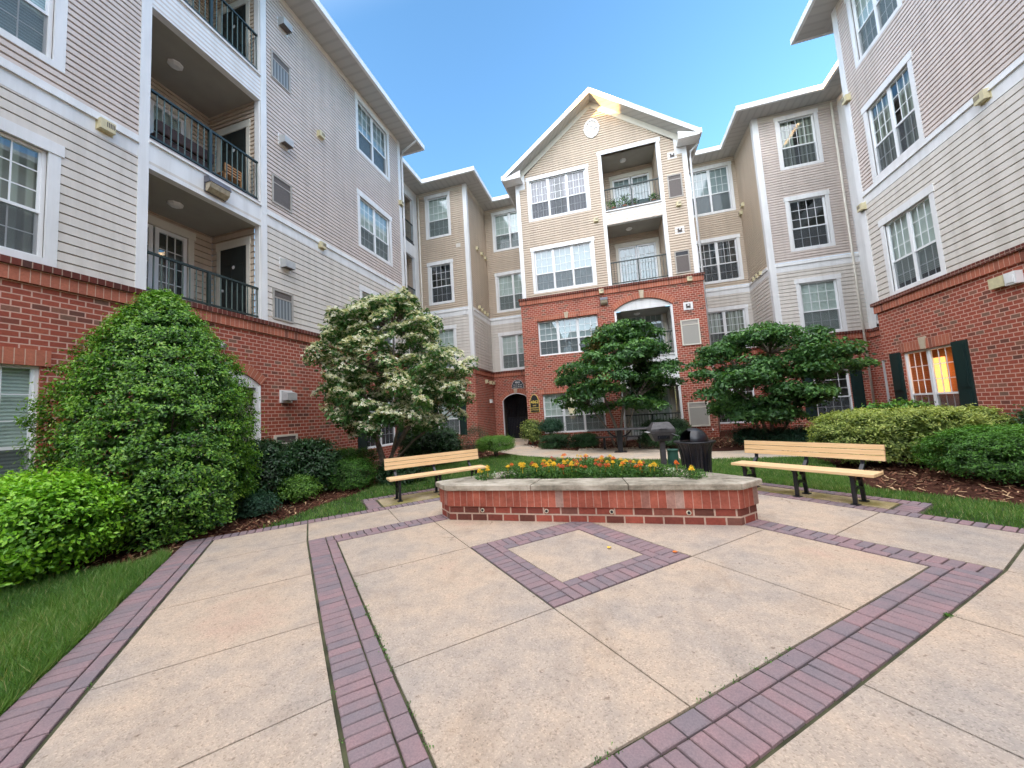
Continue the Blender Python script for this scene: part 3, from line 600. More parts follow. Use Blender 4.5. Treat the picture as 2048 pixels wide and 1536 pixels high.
d=MB(); d.tube([(-7.75,14.1,14.4),(-7.8,14.05,14.22),(-8.42,13.98,13.85),(-8.52,14.03,13.6),(-8.52,14.03,.2)],.045,8); obj('downspout',d,'trim',BLD,smooth=True)
# strip between wing and long wall (faces +X, recessed)
s=MB(); hs=[(14.6,17.35,7.49,10.42),(14.6,17.35,11.22,13.75),(14.6,17.35,4.32,6.86),(14.6,17.35,.05,2.9)]
wall(s,FST,13.95,17.8,4.05,14.34,hs,0); obj('recess_wall',s,'trim',BLD)
s=MB(); wall(s,FST,13.95,17.8,0,4.05,hs,0); obj('recess_brick',s,'brick',BLD)
for zf,zc in ((7.52,10.42),(11.24,13.75),(4.2,6.86),(.05,2.9)): balcony(BLD,FST,14.6,17.35,zf,zc,1.5,'sidingU',zf+.03,zf+1.1,(14.9,16.9),light=False)
s=MB(); wall(s,Fr((0,13.95),(1,0),(0,1)),-9.95,-8.6,0,14.34); obj('end_wall',s,'sidingL',BLD)
# wing front
LUw=[];LLw=[];LBw=[]
W(BLD,FW,LUw,-9.42,-7.87,11.55,14.12,1,blind='blind',cols=4); W(BLD,FW,LUw,-9.42,-7.87,7.75,10.2,1,blind='interior',cols=4)
W(BLD,FW,LLw,-9.42,-7.87,4.08,6.5,1,blind='blind',cols=4); W(BLD,FW,LBw,-9.2,-7.95,.6,2.5,1,False,'blind',cols=4)
s=MB(); wall(s,FW,-9.95,-6.92,7.4,14.34,LUw,CU,z00=7.4); obj('upper_siding',s,'sidingU',BLD)
s=MB(); wall(s,FW,-9.95,-6.92,4.08,7.02,LLw,CL,z00=4.08); obj('lower_siding',s,'sidingL',BLD)
s=MB(); wall(s,FW,-9.95,-6.92,0,4.08,LBw); obj('brick_wall',s,'brick',BLD); brickcap(BLD,FW,-9.95,-6.92,4.08,0,.1)
lintel(BLD,FW,-9.3,-7.85,2.51,2.75); shutter(BLD,FW,-9.62,-9.22,.55,2.5); shutter(BLD,FW,-7.93,-7.53,.55,2.5)
belt(BLD,FW,-9.95,-7.1,6.98,.25); board(BLD,FW,-7.1,-6.885,4.08,14.34,0,.036,name='corner_post'); board(BLD,FW,-9.95,-7.1,14.1,14.34,0,.03,'cream','frieze')
d=MB(); d.tube([(-9.8,17.7,14.2),(-9.8,17.7,.2)],.04,8); obj('downspout',d,'cream',BLD,smooth=True)
g=MB(); g.fbox(FW,-7.62,-7.36,10.78,11.0,0,.05); obj('square_vent',g,'sidingL',BLD); g=MB(); g.fbox(FW,-7.42,-7.2,6.98,7.2,.03,.07); obj('square_vent',g,'trim',BLD)
# wing side
s=MB(); wall(s,FWS,17.8,20.8,7.4,14.34,[],CU,z00=7.4); obj('upper_siding',s,'sidingU',BLD)
s=MB(); wall(s,FWS,17.8,20.8,4.08,7.02,[],CL,z00=4.08); obj('lower_siding',s,'sidingL',BLD)
s=MB(); wall(s,FWS,17.8,20.8,0,4.08,[]); obj('brick_wall',s,'brick',BLD); brickcap(BLD,FWS,17.8,20.8,4.08)
belt(BLD,FWS,17.98,20.8,6.98,.25); board(BLD,FWS,17.765,17.98,4.08,14.34,0,.037,name='corner_post'); board(BLD,FWS,17.98,20.8,14.1,14.34,0,.03,'cream','frieze')
for u,z in ((19.0,11.1),(19.75,11.1),(20.4,11.1),(18.9,7.6),(19.3,7.55),(19.8,7.5),(20.2,7.5),(19.4,3.42),(20.1,3.4),(20.6,3.4)): horn(BLD,FWS,u,z,.11)
# recess with the entrance
LUr=[];LLr=[]
W(BLD,FRL,LUr,-6.42,-4.2,11.55,14.12,blind='blind'); W(BLD,FRL,LUr,-6.42,-4.2,7.7,10.2,blind='blind'); W(BLD,FRL,LLr,-6.42,-4.2,4.1,6.45,blind='blind')
s=MB(); wall(s,FRL,-6.92,-3.9,7.4,14.34,LUr,CU,z00=7.4); obj('upper_siding',s,'sidingU',BLD)
s=MB(); wall(s,FRL,-6.92,-3.9,4.08,7.02,LLr,CL,z00=4.08); obj('lower_siding',s,'sidingL',BLD)
DO=(-6.42,-4.72)
s=MB(); wall(s,FRL,-6.92,-3.9,0,4.08,[(DO[0],DO[1],0,2.72)],rev=0); arch_fill(s,FRL,DO[0],DO[1],2.28,2.72,.003,2.723); obj('brick_wall',s,'brick',BLD); brickcap(BLD,FRL,-6.92,-3.9,4.08)
a=MB(); arch_ring(a,FRL,DO[0],DO[1],2.28,2.72,.24,.02); obj('arch_course',a,'soldier',BLD); key(BLD,FRL,-5.57,2.7,3.0)
belt(BLD,FRL,-6.92,-3.9,6.98,.25); board(BLD,FRL,-6.92,-3.9,14.1,14.34,0,.03,'cream','frieze')
a=MB(); a.fbox(FRL,DO[0],DO[0]+.05,0,2.3,-.1,.03)
for i in range(16):
    q=lambda t:(DO[0]+(DO[1]-DO[0])*t/16)
    a.poly([FRL.p(q(i),arcz(q(i),*DO,2.28,2.72),.03),FRL.p(q(i+1),arcz(q(i+1),*DO,2.28,2.72),.03),FRL.p(q(i+1),arcz(q(i+1),*DO,2.28,2.72)-.045,.03),FRL.p(q(i),arcz(q(i),*DO,2.28,2.72)-.045,.03)])
obj('arch_trim',a,'trim',BLD)
t=MB(); t.fbox(FRL,DO[0]-.3,DO[1]+.3,0,3,-3.,-2.98); t.fbox(FRL,DO[0]-.02,DO[0]-.0,0,2.9,-3,-.13); t.fbox(FRL,DO[1],DO[1]+.02,0,2.9,-3,-.13); t.fbox(FRL,DO[0],DO[1],2.75,2.8,-3,-.13); obj('breezeway',t,'barkd',BLD)
g=MB(); g.fbox(FRL,DO[0]+.06,DO[1],.0,.12,-.6,-.55); g.fbox(FRL,DO[0]+.06,DO[1],1.2,1.26,-.6,-.55)
for i in range(17): x=DO[0]+.08+i*.1; g.fbox(FRL,x-.012,x+.012,.1,2.5,-.59,-.565)
g.fbox(FRL,DO[0]+.06,DO[1],.1,1.2,-.63,-.62)
obj('entrance_gate',g,'black',BLD)
# eaves and roofs
def eave(B,pts,side,z=14.35,over=.78,name='eave'):
    pass
sf=MB()
def flatq(mb,x0,x1,y0,y1,z):
    lx=(x1-x0)>(y1-y0); mb.poly([(x0,y0,z),(x1,y0,z),(x1,y1,z),(x0,y1,z)],[((p[0] if lx else p[1]),0) for p in ((x0,y0),(x1,y0),(x1,y1),(x0,y1))])
for r in ((-8.62,-7.82,-38,14.7),(-9.97,-8.62,13.93,14.7),(-9.97,-9.2,14.7,17.02),(-9.97,-6.14,17.02,17.82),(-6.94,-6.14,17.82,20.02),(-6.94,-3.9,20.02,20.82)): flatq(sf,*r,14.345)
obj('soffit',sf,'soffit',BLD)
fa=MB()
for x0,x1,y0,y1 in ((-7.82,-7.72,-38,14.8),(-9.2,-7.82,14.7,14.8),(-9.2,-9.1,14.8,16.92),(-9.2,-6.04,16.92,17.02),(-6.14,-6.04,17.02,19.92),(-6.14,-3.9,19.92,20.02)): fa.cube(x0,x1,y0,y1,14.33,14.55)
obj('gutter',fa,'trim',BLD)
rf=MB(); E_=-7.76; RZ=14.56; RG=17.45
rf.poly([(E_,-38,RZ),(E_,14.76,RZ),(-14.3,9.8,RG),(-14.3,-38,RG)]); rf.poly([(E_,14.76,RZ),(-20.8,14.76,RZ),(-14.3,9.8,RG)]); rf.poly([(-20.8,14.76,RZ),(-20.8,-38,RZ),(-14.3,-38,RG),(-14.3,9.8,RG)])
rf.poly([(-20.8,16.97,RZ),(-6.09,16.97,RZ),(-10,22,16.6),(-20.8,22,16.6)]); rf.poly([(-6.09,16.97,RZ),(-6.09,27,RZ),(-10,27,16.6),(-10,22,16.6)]); rf.poly([(-6.09,19.97,RZ),(-3.9,19.97,RZ),(-3.9,24,16.4),(-6.09,24,16.4)])
obj('roof',rf,'shingle',BLD)
s=MB(); s.fbox(FL,-38,13.9,0,14.5,-12.1,-12.0); s.poly([(-8.6,-38,0),(-20.7,-38,0),(-20.7,-38,14.5),(-8.6,-38,14.5)]); obj('rear_wall',s,'sidingL',BLD)
# ------------------------------------------------------------------ CENTRAL GABLED BLOCK
BC=thing('gabled_building','central gabled apartment block with two brick storeys, oval ornament and stacked balconies','building',(.07,17.1,0))
HS=[];HB=[]
W(BC,FC,HS,-3.33,-.28,10.97,13.28,3,blind='curtain'); W(BC,FC,HS,-3.33,-.28,7.28,9.62,3,blind='brightblind')
W(BC,FC,HB,-3.25,-.4,4.17,5.87,3,False,'brightblind'); W(BC,FC,HB,-3.25,-.4,.46,2.32,3,False,'blind')
OP=(.36,2.84)
HS+=[(OP[0],OP[1],10.72,13.55),(OP[0],OP[1],7.12,10.05)]; HB+=[(OP[0],OP[1],.0,6.34)]
xl,xr,xa,za=-4.25,4.4,.07,16.2
sl=(za-13.2)/(xa-(-3.9))
UL=lambda z:-3.9 if z<13.0 else -3.9+(z-13.0)/sl*.93
UR=lambda z:4.05 if z<13.0 else 4.05-(z-13.0)/sl*.93
s=MB(); wall(s,FC,-3.9,4.05,7.1,16.3,HS,CU,z00=7.1,uL=UL,uR=UR); obj('upper_siding',s,'sidingU',BC)
s=MB(); wall(s,FC,-4.02,4.15,0,7.0,HB,rev=.14,d=.1); arch_fill(s,FC,OP[0],OP[1],5.92,6.34,.103,6.343)
for x,sg in ((-4.02,-1),(4.15,1)): s.poly([(x,17.0,0),(x,21,0),(x,21,7.0),(x,17.0,7.0)],[(17,0),(21,0),(21,7),(17,7)])
obj('brick_wall',s,'brick',BC)
FCb=Fr((0,17.0),(1,0),(0,-1))
brickcap(BC,FCb,-4.02,4.15,7.08,.08,.08); lintel(BC,FCb,-3.38,-.28,5.88,6.1); lintel(BC,FCb,-3.38,-.28,2.33,2.55)
a=MB(); arch_ring(a,FCb,OP[0],OP[1],5.92,6.34,.24,.02); obj('arch_course',a,'soldier',BC); key(BC,FCb,1.6,6.32,6.7)
a=MB(); arch_under(a,FC,OP[0],OP[1],5.86,5.92,6.34,.02); obj('arch_panel',a,'trim',BC)
balcony(BC,FC,OP[0],OP[1],10.74,13.55,1.45,'sidingU',10.76,11.85,(.85,2.62),bb='brightblind')
balcony(BC,FC,OP[0],OP[1],7.14,10.05,1.45,'sidingU',7.16,8.25,(.85,2.62),bb='brightblind')
balcony(BC,FC,OP[0],OP[1],3.72,5.86,1.45,'sidingL',3.74,4.74,(.85,2.62),bb='brightblind')
balcony(BC,FC,OP[0],OP[1],.06,2.32,1.45,'sidingL',.1,1.12,(.75,2.6),bb='blind',light=False)
for z0,z1 in ((10.05,10.72),(2.32,3.72)):
    board(BC,FC,OP[0],OP[1],z0-.006,z1-.05,-.14,.03,name='balcony_beam'); board(BC,FC,OP[0],OP[1],z1-.049,z1,-.1,.08,name='beam_drip')
board(BC,FC,OP[0],OP[1],7.0,7.13,-.14,.06,name='balcony_sill')
for u0,u1 in ((.22,.36),(2.84,2.98)): board(BC,FC,u0,u1,7.1,13.55,-.1,.04,name='corner_post')
board(BC,FC,.18,3.02,13.55,13.75,-.1,.05,name='balcony_head')
for u0,u1 in ((.36,.45),(2.75,2.84)): board(BC,FC,u0,u1,0,5.86,-.1,.105,name='jamb_board')
board(BC,FC,-3.92,-3.72,7.1,13.1,0,.036,name='corner_post'); board(BC,FC,3.87,4.07,7.1,13.1,0,.036,name='corner_post')
grille(BC,FC,3.16,3.76,10.72,11.8,'grilledark',top='grilledark'); grille(BC,FC,3.14,3.74,7.22,8.24,'grilledark',top='black')
grille(BC,FCb,3.08,3.82,3.98,5.1,'louvrel',top='grillebase',fr='cream'); grille(BC,FCb,3.04,3.84,.48,1.52,'louvrel',top='grillebase',fr='cream')
for z in (12.72,9.18): hood(BC,FC,3.46,z,True)
hood(BC,FCb,3.46,5.7,True)
for u,z in ((3.52,10.36),(-.1,10.38)): horn(BC,FC,u,z,.11)
for u,z in ((-.13,6.88),(3.61,6.86)): horn(BC,FCb,u,z,.12)
# oval ornament
o_=MB(); n=28
def oval(mb,F,u,z,a,b,d0,d1,hole=0):
    A=[(u+a*math.cos(i*2*math.pi/n),z+b*math.sin(i*2*math.pi/n)) for i in range(n)]
    if hole:
        Bv=[(u+(a-hole)*math.cos(i*2*math.pi/n),z+(b-hole)*math.sin(i*2*math.pi/n)) for i in range(n)]
        for i in range(n): j=(i+1)%n; mb.poly([F.p(*A[i],d1),F.p(*A[j],d1),F.p(*Bv[j],d1),F.p(*Bv[i],d1)]); mb.poly([F.p(*Bv[i],d1),F.p(*Bv[j],d1),F.p(*Bv[j],d0),F.p(*Bv[i],d0)])
    else: mb.poly([F.p(*p,d1) for p in A])
    for i in range(n): j=(i+1)%n; mb.poly([F.p(*A[i],d0),F.p(*A[j],d0),F.p(*A[j],d1),F.p(*A[i],d1)])
OZ=15.0
oval(o_,FC,.05,OZ,.30,.42,0,.03); oval(o_,FC,.05,OZ,.36,.48,0,.07,.09); oval(o_,FC,.05,OZ,.12,.16,0,.06,.04)
for dx,dz in ((1,0),(-1,0),(0,1),(0,-1)):
    cx=.05+dx*.22; cz=OZ+dz*.29
    o_.fbox(FC,cx-(.11 if dx else .02),cx+(.11 if dx else .02),cz-(.13 if dz else .02),cz+(.13 if dz else .02),.03,.06)
    kx=.05+dx*.345; kz=OZ+dz*.46; o_.fbox(FC,kx-.035,kx+.035,kz-.045,kz+.045,0,.085)
obj('oval_ornament',o_,'trim',BC)
# gable roof
YF=16.5; TL=(-4.38,13.30); TR=(4.52,13.30); AP=(.07,16.62)
rf=MB()
for T in (TL,TR):
    rf.poly([(T[0],YF,T[1]),(AP[0],YF,AP[1]),(AP[0],30,AP[1]),(T[0],30,T[1])])
obj('roof',rf,'shingle',BC)
rk=MB(); th=.24
for T in (TL,TR):
    q=[(T[0],T[1]-.01),(AP[0],AP[1]-.01),(AP[0],AP[1]-th-.03),(T[0],T[1]-th)]
    for y0,y1 in ((YF,YF-.03),):
        rk.poly([(x,y1,z) for x,z in q]); rk.poly([(x,y0,z) for x,z in q[::-1]])
        for p,r_ in zip(q,q[1:]+q[:1]): rk.poly([(p[0],y0,p[1]),(r_[0],y0,r_[1]),(r_[0],y1,r_[1]),(p[0],y1,p[1])])
    sg=1 if T[0]<0 else -1
obj('rake_board',rk,'trim',BC)
sf=MB()
for T in (TL,TR):
    sf.poly([(T[0],YF,T[1]-th+.02),(AP[0],YF,AP[1]-th),(AP[0],17.1,AP[1]-th),(T[0],17.1,T[1]-th+.02)])
flatq(sf,-4.38,-3.9,16.5,24,13.04); flatq(sf,4.05,4.52,16.5,24,13.04)
obj('soffit',sf,'soffit',BC)
fr=MB()   # frieze rake boards on the wall
for T,xw in ((TL,-3.9),(TR,4.05)):
    x0=xw; f=lambda x:AP[1]-th-(abs(x-AP[0]))*(AP[1]-T[1])/abs(AP[0]-T[0])
    q=[(x0,f(x0)+.02),(AP[0],f(AP[0])+.02),(AP[0],f(AP[0])-.30),(x0,f(x0)-.30)]
    fr.poly([FC.p(x,z,.045) for x,z in q]); fr.poly([FC.p(q[2][0],q[2][1],.045),FC.p(q[3][0],q[3][1],.045),FC.p(q[3][0],q[3][1],0),FC.p(q[2][0],q[2][1],0)])
obj('rake_frieze',fr,'cream',BC)
for x0,x1 in ((-4.38,-3.5),(3.66,4.52)):
    er=MB(); er.cube(x0,x1,16.48,17.06,13.02,13.1)
    # wedge face
    xi=x1 if x0<0 else x0; xo=x0 if x0<0 else x1
    f=lambda x:AP[1]-th-(abs(x-AP[0]))*(AP[1]-13.3)/4.45
    er.poly([(xo,16.49,13.1),(xi,16.49,13.1),(xi,16.49,13.1+.28),(xo,16.49,f(xo)+.05)]); obj('eave_return',er,'trim',BC)
for x0,x1 in ((-3.72,-3.42),(3.57,3.87)): er=MB(); er.fbox(FC,x0,x1,12.72,13.6,.0,.04); obj('return_board',er,'trim',BC)
for x0,x1 in ((-4.48,-4.38),(4.52,4.62)): gt=MB(); gt.cube(x0,x1,16.5,24,13.08,13.3); obj('gutter',gt,'trim',BC)
d=MB(); d.tube([(4.58,16.9,13.1),(4.56,16.95,12.95),(4.22,17.05,12.7),(4.2,17.1,12.4),(4.2,17.15,.2)],.045,8); obj('downspout',d,'trim',BC,smooth=True)
s=MB()
for x in (-3.9,4.05): s.poly([(x,17.1,7),(x,24,7),(x,24,13.3),(x,17.1,13.3)])
obj('side_wall',s,'sidingL',BC)
# ------------------------------------------------------------------ RIGHT BUILDING
BR=thing('apartment_building','four storey apartment wing on the right with a lamp lit ground floor window','building',(8.2,12,0))
RU=[];RLo=[];RB=[]
W(BR,FRr,RU,11.32,13.22,11.6,14.1,blind='blind',cov=1); W(BR,FRr,RU,11.32,13.22,7.83,10.28,blind='curtaing'); W(BR,FRr,RLo,11.32,13.22,4.26,6.62,blind='blind',cov=.9)
wl=W(BR,FRr,RB,11.55,13.13,.42,2.55,trim=False,blind='warm',low=True)
for u0 in (5.6,2.0):
    W(BR,FRr,RU,u0,u0+1.9,11.6,14.1); W(BR,FRr,RU,u0,u0+1.9,7.83,10.28); W(BR,FRr,RLo,u0,u0+1.9,4.26,6.62)
s=MB(); wall(s,FRr,-14,13.9,7.75,14.34,RU,CU,z00=7.75); obj('upper_siding',s,'sidingP',BR)
s=MB(); wall(s,FRr,-14,13.9,4.26,7.4,RLo,CL,z00=4.26); obj('lower_siding',s,'sidingL',BR)
s=MB(); wall(s,FRr,-14,13.9,0,4.26,RB); s.poly([(8.2,13.9,0),(10.45,13.9,0),(10.45,13.9,4.26),(8.2,13.9,4.26)],[(0,0),(2.2,0),(2.2,4.26),(0,4.26)]); obj('brick_wall',s,'brick',BR)
brickcap(BR,FRr,-14,13.9,4.26,0,.1); lintel(BR,FRr,11.5,13.2,2.57,2.83); belt(BR,FRr,-14,13.7,7.38,.28)
board(BR,FRr,13.7,13.93,4.26,14.34,-.1,.04,name='corner_post'); board(BR,FRr,-14,13.7,14.14,14.34,0,.03,'cream','frieze')
shutter(BR,FRr,11.12,11.53,.36,2.6); shutter(BR,FRr,13.2,13.62,.36,2.6)
for u,z in ((13.74,11.05),(13.76,7.36),(9.78,7.62)): horn(BR,FRr,u,z,.13)
g=MB(); g.fbox(FRr,10.0,10.32,3.55,3.78,0,.09); obj('junction_box',g,'horn',BR); g=MB(); g.fbox(FRr,9.72,9.95,3.52,3.78,0,.12); g.fbox(FRr,9.76,9.91,3.56,3.7,.12,.14); obj('junction_box',g,'trim',BR)
s=MB(); s.poly([(8.2,13.9,4.26),(10.45,13.9,4.26),(10.45,13.9,14.34),(8.2,13.9,14.34)]); s.poly([(8.2,-14,0),(20,-14,0),(20,-14,14.3),(8.2,-14,14.3)]); obj('end_wall',s,'sidingL',BR)
s=MB(); hs=[(14.5,17.85,7.49,10.5),(14.5,17.85,11.25,13.75),(14.5,17.85,4.32,6.86),(14.4,17.85,.05,2.7)]
wall(s,FSR,13.9,18.3,4.05,14.34,hs,0); obj('recess_wall',s,'trim',BR)
s=MB(); wall(s,FSR,13.9,18.3,0,4.05,hs,0); obj('recess_brick',s,'brick',BR)
brickcap(BR,FSR,13.9,18.3,4.05)
for zf,zc in ((7.52,10.5),(11.28,13.75),(4.2,6.86),(.05,2.7)): balcony(BR,FSR,14.5,17.85,zf,zc,1.5,'sidingU',zf+.03,zf+1.1,(14.9,16.9),light=False)
RU=[];RLo=[];RB=[]
W(BR,F2,RU,8.06,9.7,11.62,14.14,1,blind='curtaing',cols=4); W(BR,F2,RU,8.06,9.7,7.83,10.34,1,blind='interior',cols=4); W(BR,F2,RLo,8.06,9.7,4.07,6.58,1,blind='blind',cols=4); W(BR,F2,RB,8.28,9.55,.5,2.5,1,False,'interior',cols=4)
s=MB(); wall(s,F2,7.2,10.45,7.4,14.34,RU,CU,z00=7.4); obj('upper_siding',s,'sidingP',BR)
s=MB(); wall(s,F2,7.2,10.45,4.08,7.02,RLo,CL,z00=4.08); obj('lower_siding',s,'sidingL',BR)
s=MB(); wall(s,F2,7.2,10.45,0,4.08,RB); obj('brick_wall',s,'brick',BR); brickcap(BR,F2,7.2,10.45,4.08,.1,0)
lintel(BR,F2,8.2,9.65,2.52,2.76); shutter(BR,F2,7.85,8.26,.45,2.5); shutter(BR,F2,9.57,9.98,.45,2.5)
belt(BR,F2,7.4,10.45,6.98,.25); board(BR,F2,7.165,7.4,4.08,14.34,0,.036,name='corner_post'); board(BR,F2,7.4,10.45,14.1,14.34,0,.03,'cream','frieze')
d=MB(); d.tube([(10.2,18.2,14.2),(10.2,18.2,.2)],.04,8); obj('downspout',d,'cream',BR,smooth=True)
s=MB(); wall(s,F2S,18.3,20.8,7.4,14.34,[],CU,z00=7.4); obj('upper_siding',s,'sidingU',BR)
s=MB(); wall(s,F2S,18.3,20.8,4.08,7.02,[],CL,z00=4.08); obj('lower_siding',s,'sidingL',BR)
s=MB(); wall(s,F2S,18.3,20.8,0,4.08,[]); obj('brick_wall',s,'brick',BR)
brickcap(BR,F2S,18.3,20.8,4.08); belt(BR,F2S,18.48,20.8,6.98,.25); board(BR,F2S,18.265,18.48,4.08,14.34,0,.037,name='corner_post'); board(BR,F2S,18.48,20.8,14.1,14.34,0,.03,'cream','frieze')
for u,z in ((20.3,11.35),(20.62,11.1),(19.2,7.35),(19.6,7.35),(20.0,7.35)): horn(BR,F2S,u,z,.11)
RU=[];RLo=[];RB=[]
W(BR,FRL,RU,4.8,6.98,11.4,14.12,blind='brightblind',low=False); W(BR,FRL,RU,4.8,6.98,7.65,10.1,blind='interior'); W(BR,FRL,RLo,4.8,6.98,4.08,6.35,blind='curtaing'); W(BR,FRL,RB,4.9,6.85,.32,2.3,2,False,'interior')
s=MB(); wall(s,FRL,4.05,7.2,7.4,14.34,RU,CU,z00=7.4); obj('upper_siding',s,'sidingU',BR)
s=MB(); wall(s,FRL,4.05,7.2,4.08,7.02,RLo,CL,z00=4.08); obj('lower_siding',s,'sidingL',BR)
s=MB(); wall(s,FRL,4.05,7.2,0,4.08,RB); obj('brick_wall',s,'brick',BR); brickcap(BR,FRL,4.05,7.2,4.08)
belt(BR,FRL,4.05,7.2,6.98,.25); board(BR,FRL,4.05,7.2,14.1,14.34,0,.03,'cream','frieze')
sf=MB()
for r in ((7.42,8.22,-14,14.65),(8.22,10.47,13.88,14.65),(9.67,10.47,14.65,17.52),(6.42,10.47,17.52,18.32),(6.42,7.22,18.32,20.02),(4.05,7.22,20.02,20.82)): flatq(sf,*r,14.345)
obj('soffit',sf,'soffit',BR)
fa=MB()
for x0,x1,y0,y1 in ((7.32,7.42,-14,14.75),(7.42,9.67,14.65,14.75),(9.57,9.67,14.75,17.42),(6.32,9.67,17.42,17.52),(6.32,6.42,17.52,19.92),(4.05,6.42,19.92,20.02)): fa.cube(x0,x1,y0,y1,14.33,14.55)
obj('gutter',fa,'trim',BR)
rf=MB()
rf.poly([(7.36,-14,RZ),(7.36,14.7,RZ),(13.5,8.5,17.4),(13.5,-14,17.4)]); rf.poly([(7.36,14.7,RZ),(20,14.7,RZ),(13.5,8.5,17.4)])
rf.poly([(20,17.47,RZ),(6.37,17.47,RZ),(10,22,16.6),(20,22,16.6)]); rf.poly([(6.37,17.47,RZ),(6.37,27,RZ),(10,27,16.6),(10,22,16.6)]); rf.poly([(6.37,19.97,RZ),(4.05,19.97,RZ),(4.05,24,16.4),(6.37,24,16.4)])
obj('roof',rf,'shingle',BR)
# room lamp and a glowing panel in place of the lit room wall
lp=MB(); lp.fbox(FRr,12.5,12.93,1.35,2.32,-.50,-.45); obj('glow_panel',lp,'glowpanel',wl)
L=bpy.data.lights.new('room_lamp','POINT'); L.energy=1.3; L.color=(1,.45,.12); L.shadow_soft_size=.25; lo=bpy.data.objects.new('room_lamp',L); COL.objects.link(lo); lo.location=(8.2+.32,12.2,2.0)
BS_=thing('apartment_building','beige apartment block across the courtyard, seen only reflected in the window glass','building',(4,-34,0))
FS=Fr((0,-34),(1,0),(0,1)); hs=[]
for i in range(6):
    for z in (.6,4.3,7.8,11.5): u=-5+i*4.2; hs.append((u+.14,u+2.06,z+.12,z+2.2)); t=MB(); t.fbox(FS,u,u+2.2,z,z+2.4,-.1,-.05); obj('window',t,'interior',BS_)
s=MB(); wall(s,FS,-7,21,4.1,14.3,hs,0); obj('upper_siding',s,'sidingU',BS_); s=MB(); wall(s,FS,-7,21,0,4.1,hs,0); obj('brick_wall',s,'brick',BS_)
s=MB(); s.poly([(-7.8,-33.2,14.3),(21.8,-33.2,14.3),(21.8,-40,17.8),(-7.8,-40,17.8)]); s.poly([(-7.8,-33.2,14.3),(21.8,-33.2,14.3),(21.8,-34,14.3),(-7.8,-34,14.3)]); obj('roof',s,'shingle',BS_)
# ------------------------------------------------------------------ GROUND
g=MB(); g.poly([(-60,-40,-.012),(60,-40,-.012),(60,90,-.012),(-60,90,-.012)]); tag(obj('ground',g,'mulch'),kind='structure')
r2=2**.5
def lerp_(x,xs,ys): return float(np.interp(x,xs,ys))
def ST(s,t):   # plaza axes run diagonally; the two near bands are laid slightly off square
    ds=.042*min(max(2.44-t,0),5)*lerp_(s,(-3.58,-2.44,-2.13,-.84,0),(0,1,1,.3,0))
    dt=.067*min(max(2.44-s,0),5)*lerp_(t,(-6.6,-2.44,-2.13,-.84,0),(.6,1,1,.3,0)) if s>-3.0 else .072*5*lerp_(s,(-3.58,-3.0),(0,1))*lerp_(t,(-6.6,-2.44,-2.13,-.84,0),(.6,1,1,.3,0))*0
    s+=ds; t+=dt
    return (-.55+(s-t)/r2, 3.95+(s+t)/r2)
def stpoly(mb,s0,s1,t0,t1,z,inset=.006,rr=0.):
    P=[ST(s0+inset,t0+inset),ST(s1-inset,t0+inset),ST(s1-inset,t1-inset),ST(s0+inset,t1-inset)]
    mb.poly([(x,y,z) for x,y in P],None,rr)
    for p,q in zip(P,P[1:]+P[:1]): mb.poly([(p[0],p[1],z-.03),(q[0],q[1],z-.03),(q[0],q[1],z),(p[0],p[1],z)],None,rr)
jb=MB(); 
x=[ST(-3.92,-9),ST(3.95,-9),ST(3.95,3.62),ST(-3.92,3.62)]
jb.poly([(a,b,-.006) for a,b in x])
for q in ((-1.6,2.0,3.62,4.62),): 
    jb.poly([(*ST(s,t),-.006) for s,t in ((q[0],q[2]),(q[1],q[2]),(q[1],q[3]),(q[0],q[3]))])
    jb.poly([(*ST(s,t),-.006) for s,t in ((3.62+.33,-1.68),(4.62,-1.68),(4.62,2.0),(3.95,2.0))])
tag(obj('paving_joints',jb,'joint'),kind='structure')
cs=MB(); ZC=.006; RI,RO=2.13,2.44
e=[-RI,-.84,.84,RI]
for i in range(3):
    for j in range(3):
        if i==1 and j==1: continue
        stpoly(cs,e[i]+(.007 if i==0 else 0),e[i+1]-(.007 if i==2 else 0),e[j]+(.007 if j==0 else 0),e[j+1]-(.007 if j==2 else 0),ZC)
stpoly(cs,-.52,.52,-.52,.52,ZC,.008)
jt=[-9,-6.4,-5.3,-4.2,-3.1,-2.0,-.92,.12,1.2,2.42,3.42]
for a,b in zip(jt,jt[1:]): stpoly(cs,-3.58,-RO-.01,a,b,ZC)
js=[-9,-6.4,-5.3,-4.2,-3.1,-2.0,-.98,.06,1.25,2.45,3.74]
SL=[-9,-6.3,-4.2]
for a,b in zip(jt[1:],jt[2:]):   # right-hand outer field (t<-RO): joints in s
    pass
for a,b in zip(js,js[1:]):
    if b<=-2.0: continue
for a,b in ((-RO,-.98),(-.98,.06),(.06,1.25),(1.25,RO)): 
    stpoly(cs,a,b,-4.4,-RO-.01,ZC); stpoly(cs,a,b,-6.6,-4.4,ZC)
stpoly(cs,RO,3.74,-4.4,-RO-.01,ZC); stpoly(cs,RO,3.74,-6.6,-4.4,ZC)
for a,b in ((-RO,-1.36),(-1.36,0),(0,1.3),(1.3,RO)): stpoly(cs,RO+.01,3.74,a,b,ZC)
for a,b in ((-RO,-1.25),(-1.25,0),(0,1.3),(1.3,RO)): stpoly(cs,a,b,RO+.01,3.42,ZC)
stpoly(cs,RO,3.74,RO,3.42,ZC)
